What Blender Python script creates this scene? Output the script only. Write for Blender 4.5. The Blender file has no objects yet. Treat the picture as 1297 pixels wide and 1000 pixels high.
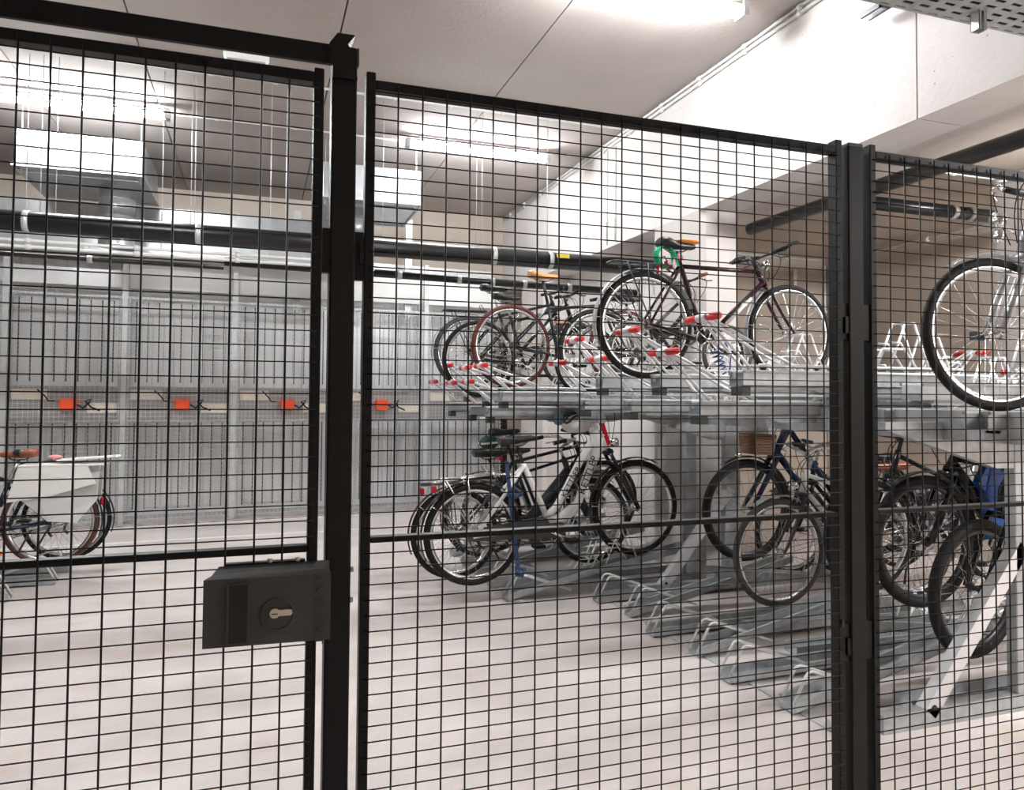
import bpy, math, random
from mathutils import Vector, Matrix
random.seed(7)
S = bpy.context.scene
COL = S.collection
PI = math.pi
H = 1.53                                   # eye height

# ------------------------------------------------------------------ camera
W_, H_ = 1297.0, 1000.0
F_, CY_ = 946.27, 471.79
TH, PT, RL = map(math.radians, (18.821, 1.785, 0.384))
fwd = Vector((math.sin(TH)*math.cos(PT), math.cos(TH)*math.cos(PT), math.sin(PT)))
rgt = Vector((math.cos(TH), -math.sin(TH), 0))
up = rgt.cross(fwd)
R_ = math.cos(RL)*rgt + math.sin(RL)*up
U_ = -math.sin(RL)*rgt + math.cos(RL)*up
cd = bpy.data.cameras.new('camera'); co = bpy.data.objects.new('camera', cd); COL.objects.link(co)
cd.sensor_fit = 'HORIZONTAL'; cd.sensor_width = 36; cd.lens = F_/W_*36
cd.shift_y = (CY_ - H_/2)/W_
cd.clip_start = .05
m = Matrix.Identity(4)
for i in range(3):
    m[i][0] = R_[i]; m[i][1] = U_[i]; m[i][2] = -fwd[i]
m[2][3] = H
co.matrix_world = m
S.camera = co

# ------------------------------------------------------------------ light and exposure
S.view_settings.view_transform = 'Standard'; S.view_settings.look = 'None'
S.view_settings.exposure = 0.85; S.view_settings.gamma = 1.0
S.view_settings.use_curve_mapping = False
world = bpy.data.worlds.new('world'); S.world = world; world.use_nodes = True
world.node_tree.nodes['Background'].inputs[0].default_value = (.95, .98, 1, 1)
world.node_tree.nodes['Background'].inputs[1].default_value = .05
TUBE = 75.0                               # emission of the tube lamps (their mesh gives the light)

# ------------------------------------------------------------------ materials
def newmat(name):
    mt = bpy.data.materials.new(name); mt.use_nodes = True
    return mt, mt.node_tree, mt.node_tree.nodes['Principled BSDF']
def mat(name, col, rough=.5, metal=0., spec=.5, var=0., vscale=8., bump=0., bscale=40., emit=None, estr=0, alpha=1):
    mt, nt, b = newmat(name)
    c = (*col, 1)
    b.inputs['Base Color'].default_value = c
    b.inputs['Roughness'].default_value = rough
    b.inputs['Metallic'].default_value = metal
    b.inputs['Specular IOR Level'].default_value = spec
    if var or bump:
        tc = nt.nodes.new('ShaderNodeTexCoord')
    if var:
        n = nt.nodes.new('ShaderNodeTexNoise'); n.inputs['Scale'].default_value = vscale; n.inputs['Detail'].default_value = 5
        nt.links.new(tc.outputs['Object'], n.inputs['Vector'])
        r = nt.nodes.new('ShaderNodeValToRGB')
        r.color_ramp.elements[0].position = .3; r.color_ramp.elements[1].position = .7
        r.color_ramp.elements[0].color = (*[max(0, x*(1-var)) for x in col], 1)
        r.color_ramp.elements[1].color = (*[min(1, x*(1+var)) for x in col], 1)
        nt.links.new(n.outputs['Fac'], r.inputs['Fac']); nt.links.new(r.outputs['Color'], b.inputs['Base Color'])
    if bump:
        n = nt.nodes.new('ShaderNodeTexNoise'); n.inputs['Scale'].default_value = bscale; n.inputs['Detail'].default_value = 4
        nt.links.new(tc.outputs['Object'], n.inputs['Vector'])
        bp = nt.nodes.new('ShaderNodeBump'); bp.inputs['Strength'].default_value = bump; bp.inputs['Distance'].default_value = .01
        nt.links.new(n.outputs['Fac'], bp.inputs['Height']); nt.links.new(bp.outputs['Normal'], b.inputs['Normal'])
    if emit:
        b.inputs['Emission Color'].default_value = (*emit, 1); b.inputs['Emission Strength'].default_value = estr
    return mt
def concrete(name, c0, c1, scale=1.2, pores=0., rough=.85, stain=None, stretch=(1, 1, 1), spec=.3):
    mt, nt, b = newmat(name); N = nt.nodes; Lk = nt.links
    tc = N.new('ShaderNodeTexCoord'); mp = N.new('ShaderNodeMapping'); mp.inputs['Scale'].default_value = stretch
    Lk.new(tc.outputs['Object'], mp.inputs['Vector'])
    n1 = N.new('ShaderNodeTexNoise'); n1.inputs['Scale'].default_value = scale; n1.inputs['Detail'].default_value = 8; n1.inputs['Roughness'].default_value = .6
    Lk.new(mp.outputs[0], n1.inputs['Vector'])
    r = N.new('ShaderNodeValToRGB'); r.color_ramp.elements[0].position = .32; r.color_ramp.elements[1].position = .68
    r.color_ramp.elements[0].color = (*c0, 1); r.color_ramp.elements[1].color = (*c1, 1)
    Lk.new(n1.outputs['Fac'], r.inputs['Fac']); out = r.outputs['Color']
    if stain:
        n2 = N.new('ShaderNodeTexNoise'); n2.inputs['Scale'].default_value = 1.7; n2.inputs['Detail'].default_value = 3
        Lk.new(mp.outputs[0], n2.inputs['Vector'])
        r2 = N.new('ShaderNodeValToRGB'); r2.color_ramp.elements[0].position = .6; r2.color_ramp.elements[1].position = .78
        mx = N.new('ShaderNodeMix'); mx.data_type = 'RGBA'; mx.inputs[7].default_value = (*stain, 1)
        Lk.new(n2.outputs['Fac'], r2.inputs['Fac']); Lk.new(r2.outputs['Color'], mx.inputs[0]); Lk.new(out, mx.inputs[6]); out = mx.outputs[2]
    if pores:
        v = N.new('ShaderNodeTexVoronoi'); v.inputs['Scale'].default_value = 9
        Lk.new(tc.outputs['Object'], v.inputs['Vector'])
        r3 = N.new('ShaderNodeValToRGB'); r3.color_ramp.elements[0].position = .035; r3.color_ramp.elements[1].position = .06
        r3.color_ramp.elements[0].color = (1-pores, 1-pores, 1-pores, 1); r3.color_ramp.elements[1].color = (1, 1, 1, 1)
        mx = N.new('ShaderNodeMix'); mx.data_type = 'RGBA'; mx.blend_type = 'MULTIPLY'; mx.inputs[0].default_value = 1
        Lk.new(v.outputs['Distance'], r3.inputs['Fac']); Lk.new(out, mx.inputs[6]); Lk.new(r3.outputs['Color'], mx.inputs[7]); out = mx.outputs[2]
    Lk.new(out, b.inputs['Base Color'])
    b.inputs['Roughness'].default_value = rough; b.inputs['Specular IOR Level'].default_value = spec
    n3 = N.new('ShaderNodeTexNoise'); n3.inputs['Scale'].default_value = 30; n3.inputs['Detail'].default_value = 6
    Lk.new(tc.outputs['Object'], n3.inputs['Vector'])
    bp = N.new('ShaderNodeBump'); bp.inputs['Strength'].default_value = .25; bp.inputs['Distance'].default_value = .01
    Lk.new(n3.outputs['Fac'], bp.inputs['Height']); Lk.new(bp.outputs['Normal'], b.inputs['Normal'])
    return mt
M = {}
M['floor'] = concrete('floor_concrete', (.55, .495, .47), (.72, .66, .635), 1.3, .12, .42, stain=(.58, .47, .39), stretch=(1, 1.6, 1), spec=.35)
M['ceiling'] = concrete('ceiling_concrete', (.45, .405, .375), (.54, .49, .46), .7, .2)
M['beam'] = concrete('beam_concrete', (.66, .62, .60), (.78, .74, .72), 1.1, .5)
M['wall'] = concrete('wall_concrete', (.48, .41, .35), (.60, .52, .45), .9, .3)
M['pillar'] = concrete('pillar_concrete', (.58, .53, .50), (.68, .63, .60), 1.4, .2, stretch=(1, 1, .35))
M['black'] = mat('black_powder_coat', (.0038, .0038, .0042), .45, 0, .28, bump=.05, bscale=250)
M['blackplastic'] = mat('black_plastic', (.05, .05, .05), .45, 0, .4, bump=.1, bscale=400)
M['recess'] = mat('dark_recess', (.004, .004, .004), .4)  # near-black standing in for shade inside recesses; also on the latch stud
M['galv'] = mat('galvanised_steel', (.43, .45, .46), .42, .45, .5, var=.16, vscale=18)
M['galvd'] = mat('dull_galvanised_steel', (.42, .44, .455), .5, .35, .5, var=.15, vscale=12)
M['galvb'] = mat('bright_galvanised_steel', (.60, .61, .61), .4, .4, .5, var=.1, vscale=14)
M['zinc'] = mat('zinc_wire', (.74, .75, .75), .35, .4, .5)
M['whitewire'] = mat('white_zinc_wire', (.74, .75, .76), .35, .35, .5)
M['darkrib'] = mat('dark_steel_rib', (.09, .095, .10), .5, .3)
M['sheet'] = mat('grey_sheet_metal', (.84, .84, .84), .3, .15, .5, var=.05, vscale=3)
M['sheetdark'] = mat('grey_mid_panel', (.40, .39, .39), .5, .3)
M['redgrip'] = mat('red_rubber', (.62, .02, .02), .4)
M['orange'] = mat('orange_plastic', (.85, .10, .03), .4)
M['cream'] = mat('cream_enamel', (.92, .82, .70), .5)
M['whiteplastic'] = mat('white_plastic', (.8, .8, .78), .4)
M['pipe'] = mat('black_pipe', (.010, .010, .011), .3, 0, .5)
M['duct'] = mat('galvanised_duct', (.55, .57, .59), .32, .75, .5, var=.12, vscale=6)
M['paint'] = mat('white_floor_paint', (.85, .82, .80), .6)
M['dirt'] = mat('dusty_kerb', (.42, .37, .34), .9, var=.3, vscale=10)
M['lamp'] = mat('lamp_tube', (1, 1, 1), .3, emit=(.955, .985, 1), estr=TUBE)
M['addedlamp'] = mat('added_bay_lamp', (1, 1, 1), .3, emit=(.97, .985, 1), estr=TUBE*2)  # stronger glow for the added lamps that brighten the right bay
M['rubber'] = mat('black_rubber', (.010, .010, .010), .7, 0, .3)
M['greyrubber'] = mat('grey_rubber', (.07, .067, .064), .7, 0, .3)
M['brownrubber'] = mat('brown_rubber', (.10, .028, .02), .6, 0, .3)
M['brownrubber2'] = mat('dark_brown_rubber', (.09, .04, .03), .6, 0, .3)
M['alu'] = mat('polished_aluminium', (.72, .72, .72), .25, .9)
M['chrome'] = mat('chrome', (.8, .8, .8), .12, 1)
M['darkmetal'] = mat('dark_metal', (.05, .05, .055), .35, .6)
M['chain'] = mat('chain_steel', (.16, .13, .11), .4, .8)
M['spoke'] = mat('spoke_steel', (.7, .7, .7), .25, .9)
M['maroon'] = mat('maroon_paint', (.032, .008, .014), .25)
M['whitepaint'] = mat('white_paint', (.80, .79, .77), .22)
M['blackpaint'] = mat('black_paint', (.012, .012, .013), .22)
M['navy'] = mat('navy_paint', (.012, .022, .055), .25)
M['slate'] = mat('slate_paint', (.015, .018, .024), .3)
M['bluegreen'] = mat('petrol_blue_paint', (.02, .05, .07), .25)
M['silver'] = mat('silver_paint', (.50, .50, .52), .25, .6)
M['fendergrey'] = mat('grey_mudguard_plastic', (.42, .43, .44), .35, .1)
M['brownleather'] = mat('brown_leather', (.28, .08, .035), .45)
M['tan'] = mat('tan_leather', (.70, .33, .13), .4)
M['blackleather'] = mat('black_vinyl', (.02, .02, .02), .3)
M['orangevinyl'] = mat('orange_vinyl', (.75, .28, .05), .35)
M['redlens'] = mat('red_lens', (.45, .01, .03), .15)
M['amber'] = mat('amber_reflector', (.9, .25, .02), .2)
M['darkgreen'] = mat('dark_green_fabric', (.01, .07, .045), .6)
M['green'] = mat('green_cable', (.0, .42, .20), .35)
M['blue'] = mat('blue_cable', (.01, .06, .32), .3)
M['bluestrap'] = mat('dark_blue_strap', (.02, .05, .13), .6)
M['bluecloth'] = mat('blue_nylon', (.005, .055, .26), .25)
M['bluegrey'] = mat('blue_grey_lens', (.12, .25, .32), .2)
M['whitefabric'] = mat('white_tarpaulin', (.80, .79, .76), .4, bump=.3, bscale=9)
M['greyfabric'] = mat('pale_grey_tarpaulin', (.55, .55, .53), .45, bump=.3, bscale=9)
M['pink'] = mat('pink_cloth', (.75, .30, .30), .7)
M['yellow'] = mat('yellow_label', (.75, .62, .08), .5)
M['brass'] = mat('nickel_brass', (.68, .62, .52), .3, .9)
M['letterdark'] = mat('black_lettering', (.01, .01, .01), .5)
M['lettergold'] = mat('pale_lettering', (.75, .66, .6), .5)
def wicker():
    mt, nt, b = newmat('wicker'); N = nt.nodes
    tc = N.new('ShaderNodeTexCoord'); w = N.new('ShaderNodeTexWave'); w.bands_direction = 'Z'; w.inputs['Scale'].default_value = 28; w.inputs['Distortion'].default_value = 3
    nt.links.new(tc.outputs['Object'], w.inputs['Vector'])
    r = N.new('ShaderNodeValToRGB'); r.color_ramp.elements[0].color = (.06, .02, .01, 1); r.color_ramp.elements[1].color = (.42, .18, .09, 1)
    nt.links.new(w.outputs['Fac'], r.inputs['Fac']); nt.links.new(r.outputs['Color'], b.inputs['Base Color'])
    bp = N.new('ShaderNodeBump'); bp.inputs['Strength'].default_value = .8; bp.inputs['Distance'].default_value = .01
    nt.links.new(w.outputs['Fac'], bp.inputs['Height']); nt.links.new(bp.outputs['Normal'], b.inputs['Normal']); b.inputs['Roughness'].default_value = .6
    return mt
M['wicker'] = wicker()
def floral():
    mt, nt, b = newmat('floral_fabric'); N = nt.nodes
    tc = N.new('ShaderNodeTexCoord'); v = N.new('ShaderNodeTexNoise'); v.inputs['Scale'].default_value = 22; v.inputs['Detail'].default_value = 2
    nt.links.new(tc.outputs['Object'], v.inputs['Vector'])
    r = N.new('ShaderNodeValToRGB'); r.color_ramp.interpolation = 'CONSTANT'
    r.color_ramp.elements[0].color = (.015, .015, .02, 1); r.color_ramp.elements[1].color = (.62, .58, .66, 1); r.color_ramp.elements[1].position = .56
    e = r.color_ramp.elements.new(.5); e.color = (.22, .17, .32, 1)
    nt.links.new(v.outputs['Fac'], r.inputs['Fac']); nt.links.new(r.outputs['Color'], b.inputs['Base Color'])
    return mt
M['floral'] = floral()

# ------------------------------------------------------------------ mesh helpers
V = Vector
class MB:
    def __init__(s): s.v = []; s.f = []; s.sm = []
    def add(s, vs, fs, smooth=False):
        o = len(s.v); s.v += [tuple(p) for p in vs]
        s.f += [tuple(i+o for i in f) for f in fs]; s.sm += [smooth]*len(fs); return s
    def box(s, x0, x1, y0, y1, z0, z1):
        vs = [(x, y, z) for z in (z0, z1) for y in (y0, y1) for x in (x0, x1)]
        return s.add(vs, [(0, 2, 3, 1), (4, 5, 7, 6), (0, 1, 5, 4), (2, 6, 7, 3), (0, 4, 6, 2), (1, 3, 7, 5)])
    def bbox(s, x0, x1, y0, y1, z0, z1, b=.003):      # box with chamfered vertical and horizontal edges
        vs = []
        for (zz, ins) in ((z0, b), (z0+b, 0), (z1-b, 0), (z1, b)):
            a0, a1, c0, c1 = x0+ins, x1-ins, y0+ins, y1-ins
            vs += [(a0+b, c0, zz), (a1-b, c0, zz), (a1, c0+b, zz), (a1, c1-b, zz), (a1-b, c1, zz), (a0+b, c1, zz), (a0, c1-b, zz), (a0, c0+b, zz)]
        fs = [tuple(range(7, -1, -1)), tuple(range(24, 32))]
        for k in range(3):
            for i in range(8):
                j = (i+1) % 8; fs.append((k*8+i, k*8+j, (k+1)*8+j, (k+1)*8+i))
        return s.add(vs, fs)
    def prism(s, poly, a, b, axis='y', smooth=False):   # poly in the two other axes
        def P(p, t):
            return {'y': (p[0], t, p[1]), 'x': (t, p[0], p[1]), 'z': (p[0], p[1], t)}[axis]
        n = len(poly)
        vs = [P(p, a) for p in poly]+[P(p, b) for p in poly]
        fs = [tuple(range(n)), tuple(range(2*n-1, n-1, -1))]
        s.add(vs, fs)
        o = len(s.v)-2*n
        for i in range(n):
            j = (i+1) % n; s.f.append((o+i, o+n+i, o+n+j, o+j)); s.sm.append(smooth)
        return s
    def tube(s, pts, r, n=8, closed=False, cap=True, flat=1.0):
        pts = [V(p) for p in pts]; k = len(pts)
        if k < 2: return s
        rr = r if isinstance(r, (list, tuple)) else [r]*k
        tang = []
        for i in range(k):
            if closed: t = pts[(i+1) % k]-pts[i-1]
            else: t = pts[min(i+1, k-1)]-pts[max(i-1, 0)]
            tang.append(t.normalized() if t.length > 1e-9 else V((0, 0, 1)))
        ref = V((0, 0, 1)) if abs(tang[0].z) < .9 else V((0, 1, 0))
        u = tang[0].cross(ref).normalized(); vs = []
        for i in range(k):
            t = tang[i]; u = (u-t*u.dot(t))
            u = u.normalized() if u.length > 1e-6 else t.orthogonal().normalized()
            w = t.cross(u)
            for j in range(n):
                a = 2*PI*j/n; vs.append(pts[i]+(u*math.cos(a)+w*math.sin(a)*flat)*rr[i])
        fs = []
        for i in range(k if closed else k-1):
            i2 = (i+1) % k
            for j in range(n):
                j2 = (j+1) % n; fs.append((i*n+j, i*n+j2, i2*n+j2, i2*n+j))
        s.add(vs, fs, True)
        if cap and not closed:
            o = len(s.v)-k*n
            s.f.append(tuple(o+j for j in range(n-1, -1, -1))); s.sm.append(False)
            s.f.append(tuple(o+(k-1)*n+j for j in range(n))); s.sm.append(False)
        return s
    def cyl(s, p, q, r, n=14, r2=None): return s.tube([p, q], [r, r if r2 is None else r2], n)
    def lathe(s, prof, c=(0, 0, 0), axis='y', n=40, closed=True, a0=0, a1=2*PI):   # prof: (radius, along axis)
        full = abs(a1-a0) > 2*PI-1e-4; k = len(prof); cnt = n if full else n+1; vs = []
        for i in range(cnt):
            a = a0+(a1-a0)*i/n; ca, sa = math.cos(a), math.sin(a)
            for (r, t) in prof:
                if axis == 'y': vs.append((c[0]+r*ca, c[1]+t, c[2]+r*sa))
                elif axis == 'z': vs.append((c[0]+r*ca, c[1]+r*sa, c[2]+t))
                else: vs.append((c[0]+t, c[1]+r*ca, c[2]+r*sa))
        fs = []
        for i in range(n):
            i2 = (i+1) % cnt if full else i+1
            for j in range(k if closed else k-1):
                j2 = (j+1) % k; fs.append((i*k+j, i*k+j2, i2*k+j2, i2*k+j))
        s.add(vs, fs, True)
        if not full and closed:
            o = len(s.v)-cnt*k
            s.f.append(tuple(o+j for j in range(k))); s.sm.append(False)
            s.f.append(tuple(o+n*k+j for j in range(k-1, -1, -1))); s.sm.append(False)
        return s
    def ell(s, c, rx, ry, rz, n=12, mth=8):
        vs = [(c[0], c[1], c[2]-rz)]; fs = []
        for i in range(1, mth):
            a = -PI/2+PI*i/mth
            for j in range(n):
                b = 2*PI*j/n; vs.append((c[0]+rx*math.cos(a)*math.cos(b), c[1]+ry*math.cos(a)*math.sin(b), c[2]+rz*math.sin(a)))
        vs.append((c[0], c[1], c[2]+rz)); L = len(vs)-1
        for j in range(n):
            j2 = (j+1) % n; fs.append((0, 1+j2, 1+j)); fs.append((L, L-n+j, L-n+j2))
            for i in range(mth-2): fs.append((1+i*n+j, 1+i*n+j2, 1+(i+1)*n+j2, 1+(i+1)*n+j))
        return s.add(vs, fs, True)
    def xf(s, fn, start=0):
        s.v[start:] = [tuple(fn(V(p))) for p in s.v[start:]]; return s
    def build(s, name, m_, parent=None, label=None, origin=None):
        me = bpy.data.meshes.new(name)
        off = V((0, 0, 0))
        if parent is not None and parent.get('world_parts'): off = parent_loc(parent)
        if origin is not None: off = V(origin)
        me.from_pydata([tuple(V(p)-off) for p in s.v], [], s.f)
        me.polygons.foreach_set('use_smooth', s.sm)
        me.materials.append(m_ if not isinstance(m_, str) else M[m_])
        me.update()
        o = bpy.data.objects.new(name, me); COL.objects.link(o)
        if parent is not None:
            o.parent = parent
            if label: o['label'] = label
        if origin is not None: o.location = origin
        return o
LOC = {}
def parent_loc(o): return LOC.get(o.name, V((0, 0, 0)))
def tag(o, label, cat, group=None, kind=None):
    o['label'] = label; o['category'] = cat
    if group: o['group'] = group
    if kind: o['kind'] = kind
    return o
def thing(name, loc, label, cat, group=None, rz=0, local=False):
    o = bpy.data.objects.new(name, None); COL.objects.link(o); o.location = loc; o.rotation_euler = (0, 0, rz)
    o.empty_display_size = .1
    tag(o, label, cat, group)
    if not local: o['world_parts'] = 1; LOC[o.name] = V(loc)
    return o
def sub(mb, name, m_, parent_obj, label=None):       # a sub-part: parent is a mesh part
    top = parent_obj.parent
    off = parent_loc(top) if top is not None and top.get('world_parts') else V((0, 0, 0))
    mb.v = [tuple(V(p)-off) for p in mb.v]
    return mb.build(name, m_, parent_obj, label)
def struct(name, mb, m_, label=None, cat=None):
    o = mb.build(name, m_); o['kind'] = 'structure'
    if label: o['label'] = label
    if cat: o['category'] = cat
    return o
def text_mb(txt, size, depth=.001, space=1.):
    cu = bpy.data.curves.new('t', 'FONT'); cu.body = txt; cu.size = size; cu.space_character = space; cu.extrude = depth; cu.align_x = 'CENTER'; cu.align_y = 'CENTER'; cu.resolution_u = 3
    ob = bpy.data.objects.new('t', cu); COL.objects.link(ob)
    dg = bpy.context.evaluated_depsgraph_get(); me = bpy.data.meshes.new_from_object(ob.evaluated_get(dg))
    mb = MB(); mb.add([v.co.copy() for v in me.vertices], [tuple(p.vertices) for p in me.polygons])
    bpy.data.objects.remove(ob); bpy.data.curves.remove(cu); bpy.data.meshes.remove(me)
    return mb

# ================================================================== SETTING
CZ = 4.28; BX = 3.55; BZ = 3.13
struct('floor', MB().box(-9, 9.5, -4, 11.2, -.2, 0), 'floor', 'pale dusty concrete floor', 'floor')
# ceiling slabs with joints along Y
js = [-9, -4.7, -3.35, -1.99, -.63-.30, .556, 2.03, BX]
for i in range(len(js)-1):
    struct('ceiling', MB().box(js[i]+(.006 if i else 0), js[i+1]-(.006 if i < len(js)-2 else 0), -4, 11.2, CZ, CZ+.2), 'ceiling', 'grey concrete ceiling slab', 'ceiling')
struct('ceiling', MB().box(-9, 9.5, -4, 11.2, CZ+.2, CZ+.3), 'ceiling', 'upper concrete deck', 'ceiling')
struct('wall_back', MB().box(-9, BX+.4, 10.9, 11.2, 0, CZ), 'wall', 'beige concrete back wall', 'wall')
struct('wall_left', MB().box(-9.2, -9, -4, 11.2, 0, CZ), 'wall', 'concrete side wall', 'wall')
struct('wall_front', MB().box(-9, 9.5, -4.2, -4, 0, CZ), 'wall', 'concrete wall behind the viewer', 'wall')
# downstand beam, two lengths with a joint
struct('wall_beam_far', MB().box(BX, 3.9, 3.262, 11.2, BZ, CZ+.01), 'beam', 'pale concrete downstand beam, far length', 'beam')
struct('wall_beam_near', MB().box(BX, 3.9, -4, 3.250, BZ, CZ+.01), 'beam', 'pale concrete downstand beam, near length', 'beam')
struct('wall_beam_core', MB().box(BX+.012, 3.9, 3.25, 3.262, BZ+.01, CZ), 'pillar', 'joint in the beam', 'beam')
struct('wall_infill', MB().box(3.9, 4.1, 6.25, 11.2, 0, BZ+.3), 'beam', 'bright wall between the two far pillars', 'wall')
for i, (y0, y1) in enumerate([(5.45, 6.24), (9.1, 10.0)]):
    poly = [(BX, y1), (BX, y0+.06), (BX+.045, y0), (3.90, y0), (3.90, y1)]
    struct('wall_pillar_%d' % (i+1), MB().prism(poly, 0, BZ, 'z'), 'pillar', 'concrete pillar with a chamfered edge', 'pillar')
# right-hand bay
struct('wall_pillar_3', MB().bbox(5.2, 5.6, 3.45, 4.1, 0, 3.2, .02), 'pillar', 'concrete pillar of the right bay behind the silver bicycle', 'pillar')
struct('wall_right', MB().box(6.4, 6.6, -4, 11.2, 0, 3.4), 'wall', 'tan concrete side wall of the right bay', 'wall')
struct('wall_right_end', MB().box(4.1, 6.4, 7.2, 7.4, 0, 3.4), 'wall', 'tan concrete end wall of the right bay', 'wall')
struct('ceiling', MB().box(3.9, 6.6, -4, 11.2, 3.2, 3.4), 'wall', 'low concrete ceiling of the right bay', 'ceiling')
struct('trim_1', MB().box(3.9, 4.25, -4, 7.2, BZ+.002, 3.2), 'pillar', 'concrete soffit edge', 'trim')
# kerb and floor lines at the cages
CA, CB = 9.83, .075              # cage front plane: Y = CA + CB*X
def cy_(x): return CA+CB*x
def strip(x0, x1, d0, d1, z0, z1):
    mb = MB(); vs = []
    for z in (z0, z1):
        vs += [(x0, cy_(x0)+d0, z), (x1, cy_(x1)+d0, z), (x1, cy_(x1)+d1, z), (x0, cy_(x0)+d1, z)]
    return mb.add(vs, [(3, 2, 1, 0), (4, 5, 6, 7), (0, 1, 5, 4), (1, 2, 6, 5), (2, 3, 7, 6), (3, 0, 4, 7)])
struct('trim_2', strip(-6, 3.3, -.16, -.03, 0, .012), 'dirt', 'dusty strip along the cages', 'trim')
struct('trim_3', strip(-6, 3.5, -.24, -.19, 0, .004), 'paint', 'pale painted line beside the cages', 'trim')
mb = MB().add([(-6, 8.36, .004), (3.4, 8.74, .004), (3.4, 8.80, .004), (-6, 8.42, .004), (-6, 8.36, 0), (3.4, 8.74, 0), (3.4, 8.80, 0), (-6, 8.42, 0)],
              [(0, 1, 2, 3), (7, 6, 5, 4), (4, 5, 1, 0), (5, 6, 2, 1), (6, 7, 3, 2), (7, 4, 0, 3)])
struct('trim_4', mb, 'paint', 'white line painted on the floor', 'trim')

# ================================================================== FENCE
FY = 1.485; FD = .030
def rail_box(mb, x0, x1, z0, z1, y0=FY, y1=FY+FD): return mb.bbox(x0, x1, y0, y1, z0, z1, .0015)
def mesh_infill(name, parent, xs, x0, x1, z0, z1, rows):
    mb = MB()
    for x in xs: mb.tube([(x, FY-.0045, z0), (x, FY-.0045, z1)], .0019, 6)
    mb.build('vertical_wires', 'black', parent)
    mb = MB()
    for z in rows: mb.tube([(x0, FY-.0015, z), (x1, FY-.0015, z)], .00135, 6)
    mb.build('horizontal_wires', 'black', parent)
DZ = .0303
def fence_rows(ztop4, skip=None):
    r = [ztop4+.0275*k for k in (4, 3, 2, 1)]+[ztop4-DZ*k for k in range(0, 80)]
    return [z for z in r if z > .02 and not (1.235 < z < 1.256)]
Z4 = .4962+H
rows = fence_rows(Z4)
rows = [z for z in rows if z > 1.25]+[H-.3100-.0304*k for k in range(0, 40)]
rows = [z for z in rows if z > .03]
def panel(name, label, X0, X1, xs, cat='fence panel'):
    t = thing(name, ((X0+X1)/2, FY, 0), label, cat, 'mesh panels of the fence')
    fr = MB(); rail_box(fr, X0, X0+.019, .01, 2.175); rail_box(fr, X1-.019, X1, .01, 2.175)
    rail_box(fr, X0+.019, X1-.019, 2.141, 2.160); rail_box(fr, X0+.019, X1-.019, .012, .031)
    fr.build('frame', 'black', t)
    rail_box(MB(), X0+.019, X1-.019, 1.2395, 1.2505, FY, FY+FD-.004).build('middle_rail', 'black', t)
    mesh_infill(name, t, xs, X0+.008, X1-.008, .02, 2.152, rows)
    return t
pm = panel('mesh_fence_panel', 'black wire mesh fence panel between the two black posts', .196, 1.374, [.2595+.05*i for i in range(22)])
pr_ = panel('mesh_fence_panel', 'black wire mesh fence panel right of the short post, cut by the picture edge', 1.462, 2.64, [1.5195+.05*i for i in range(22)])
# bracket and latch marks on the middle panel
MB().ell((1.362, FY-.002, .98), .005, .003, .011).build('latch_stud', 'recess', pm)
# door
door = thing('mesh_door', (-.4, FY, 0), 'black wire mesh door with a lock case at its right edge', 'door')
DX0, DX1 = -1.03, .1145
fr = MB(); rail_box(fr, DX1-.019, DX1, .01, 2.168); rail_box(fr, DX0, DX0+.019, .01, 2.168)
rail_box(fr, DX0+.019, DX1-.019, 2.139, 2.160); rail_box(fr, DX0+.019, DX1-.019, .012, .031)
fr.build('frame', 'black', door)
rail_box(MB(), DX0+.019, DX1-.019, 1.2295, 1.2425, FY, FY+FD-.004).build('middle_rail', 'black', door)
drows = [z-.0095 for z in rows if z > 1.25]+[z-.012 for z in rows if z < 1.25]
mesh_infill('door', door, [-.4008+.05*i for i in range(-12, 10)], DX0+.008, DX1-.008, .02, 2.15, [z for z in drows if z < 2.135])
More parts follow.
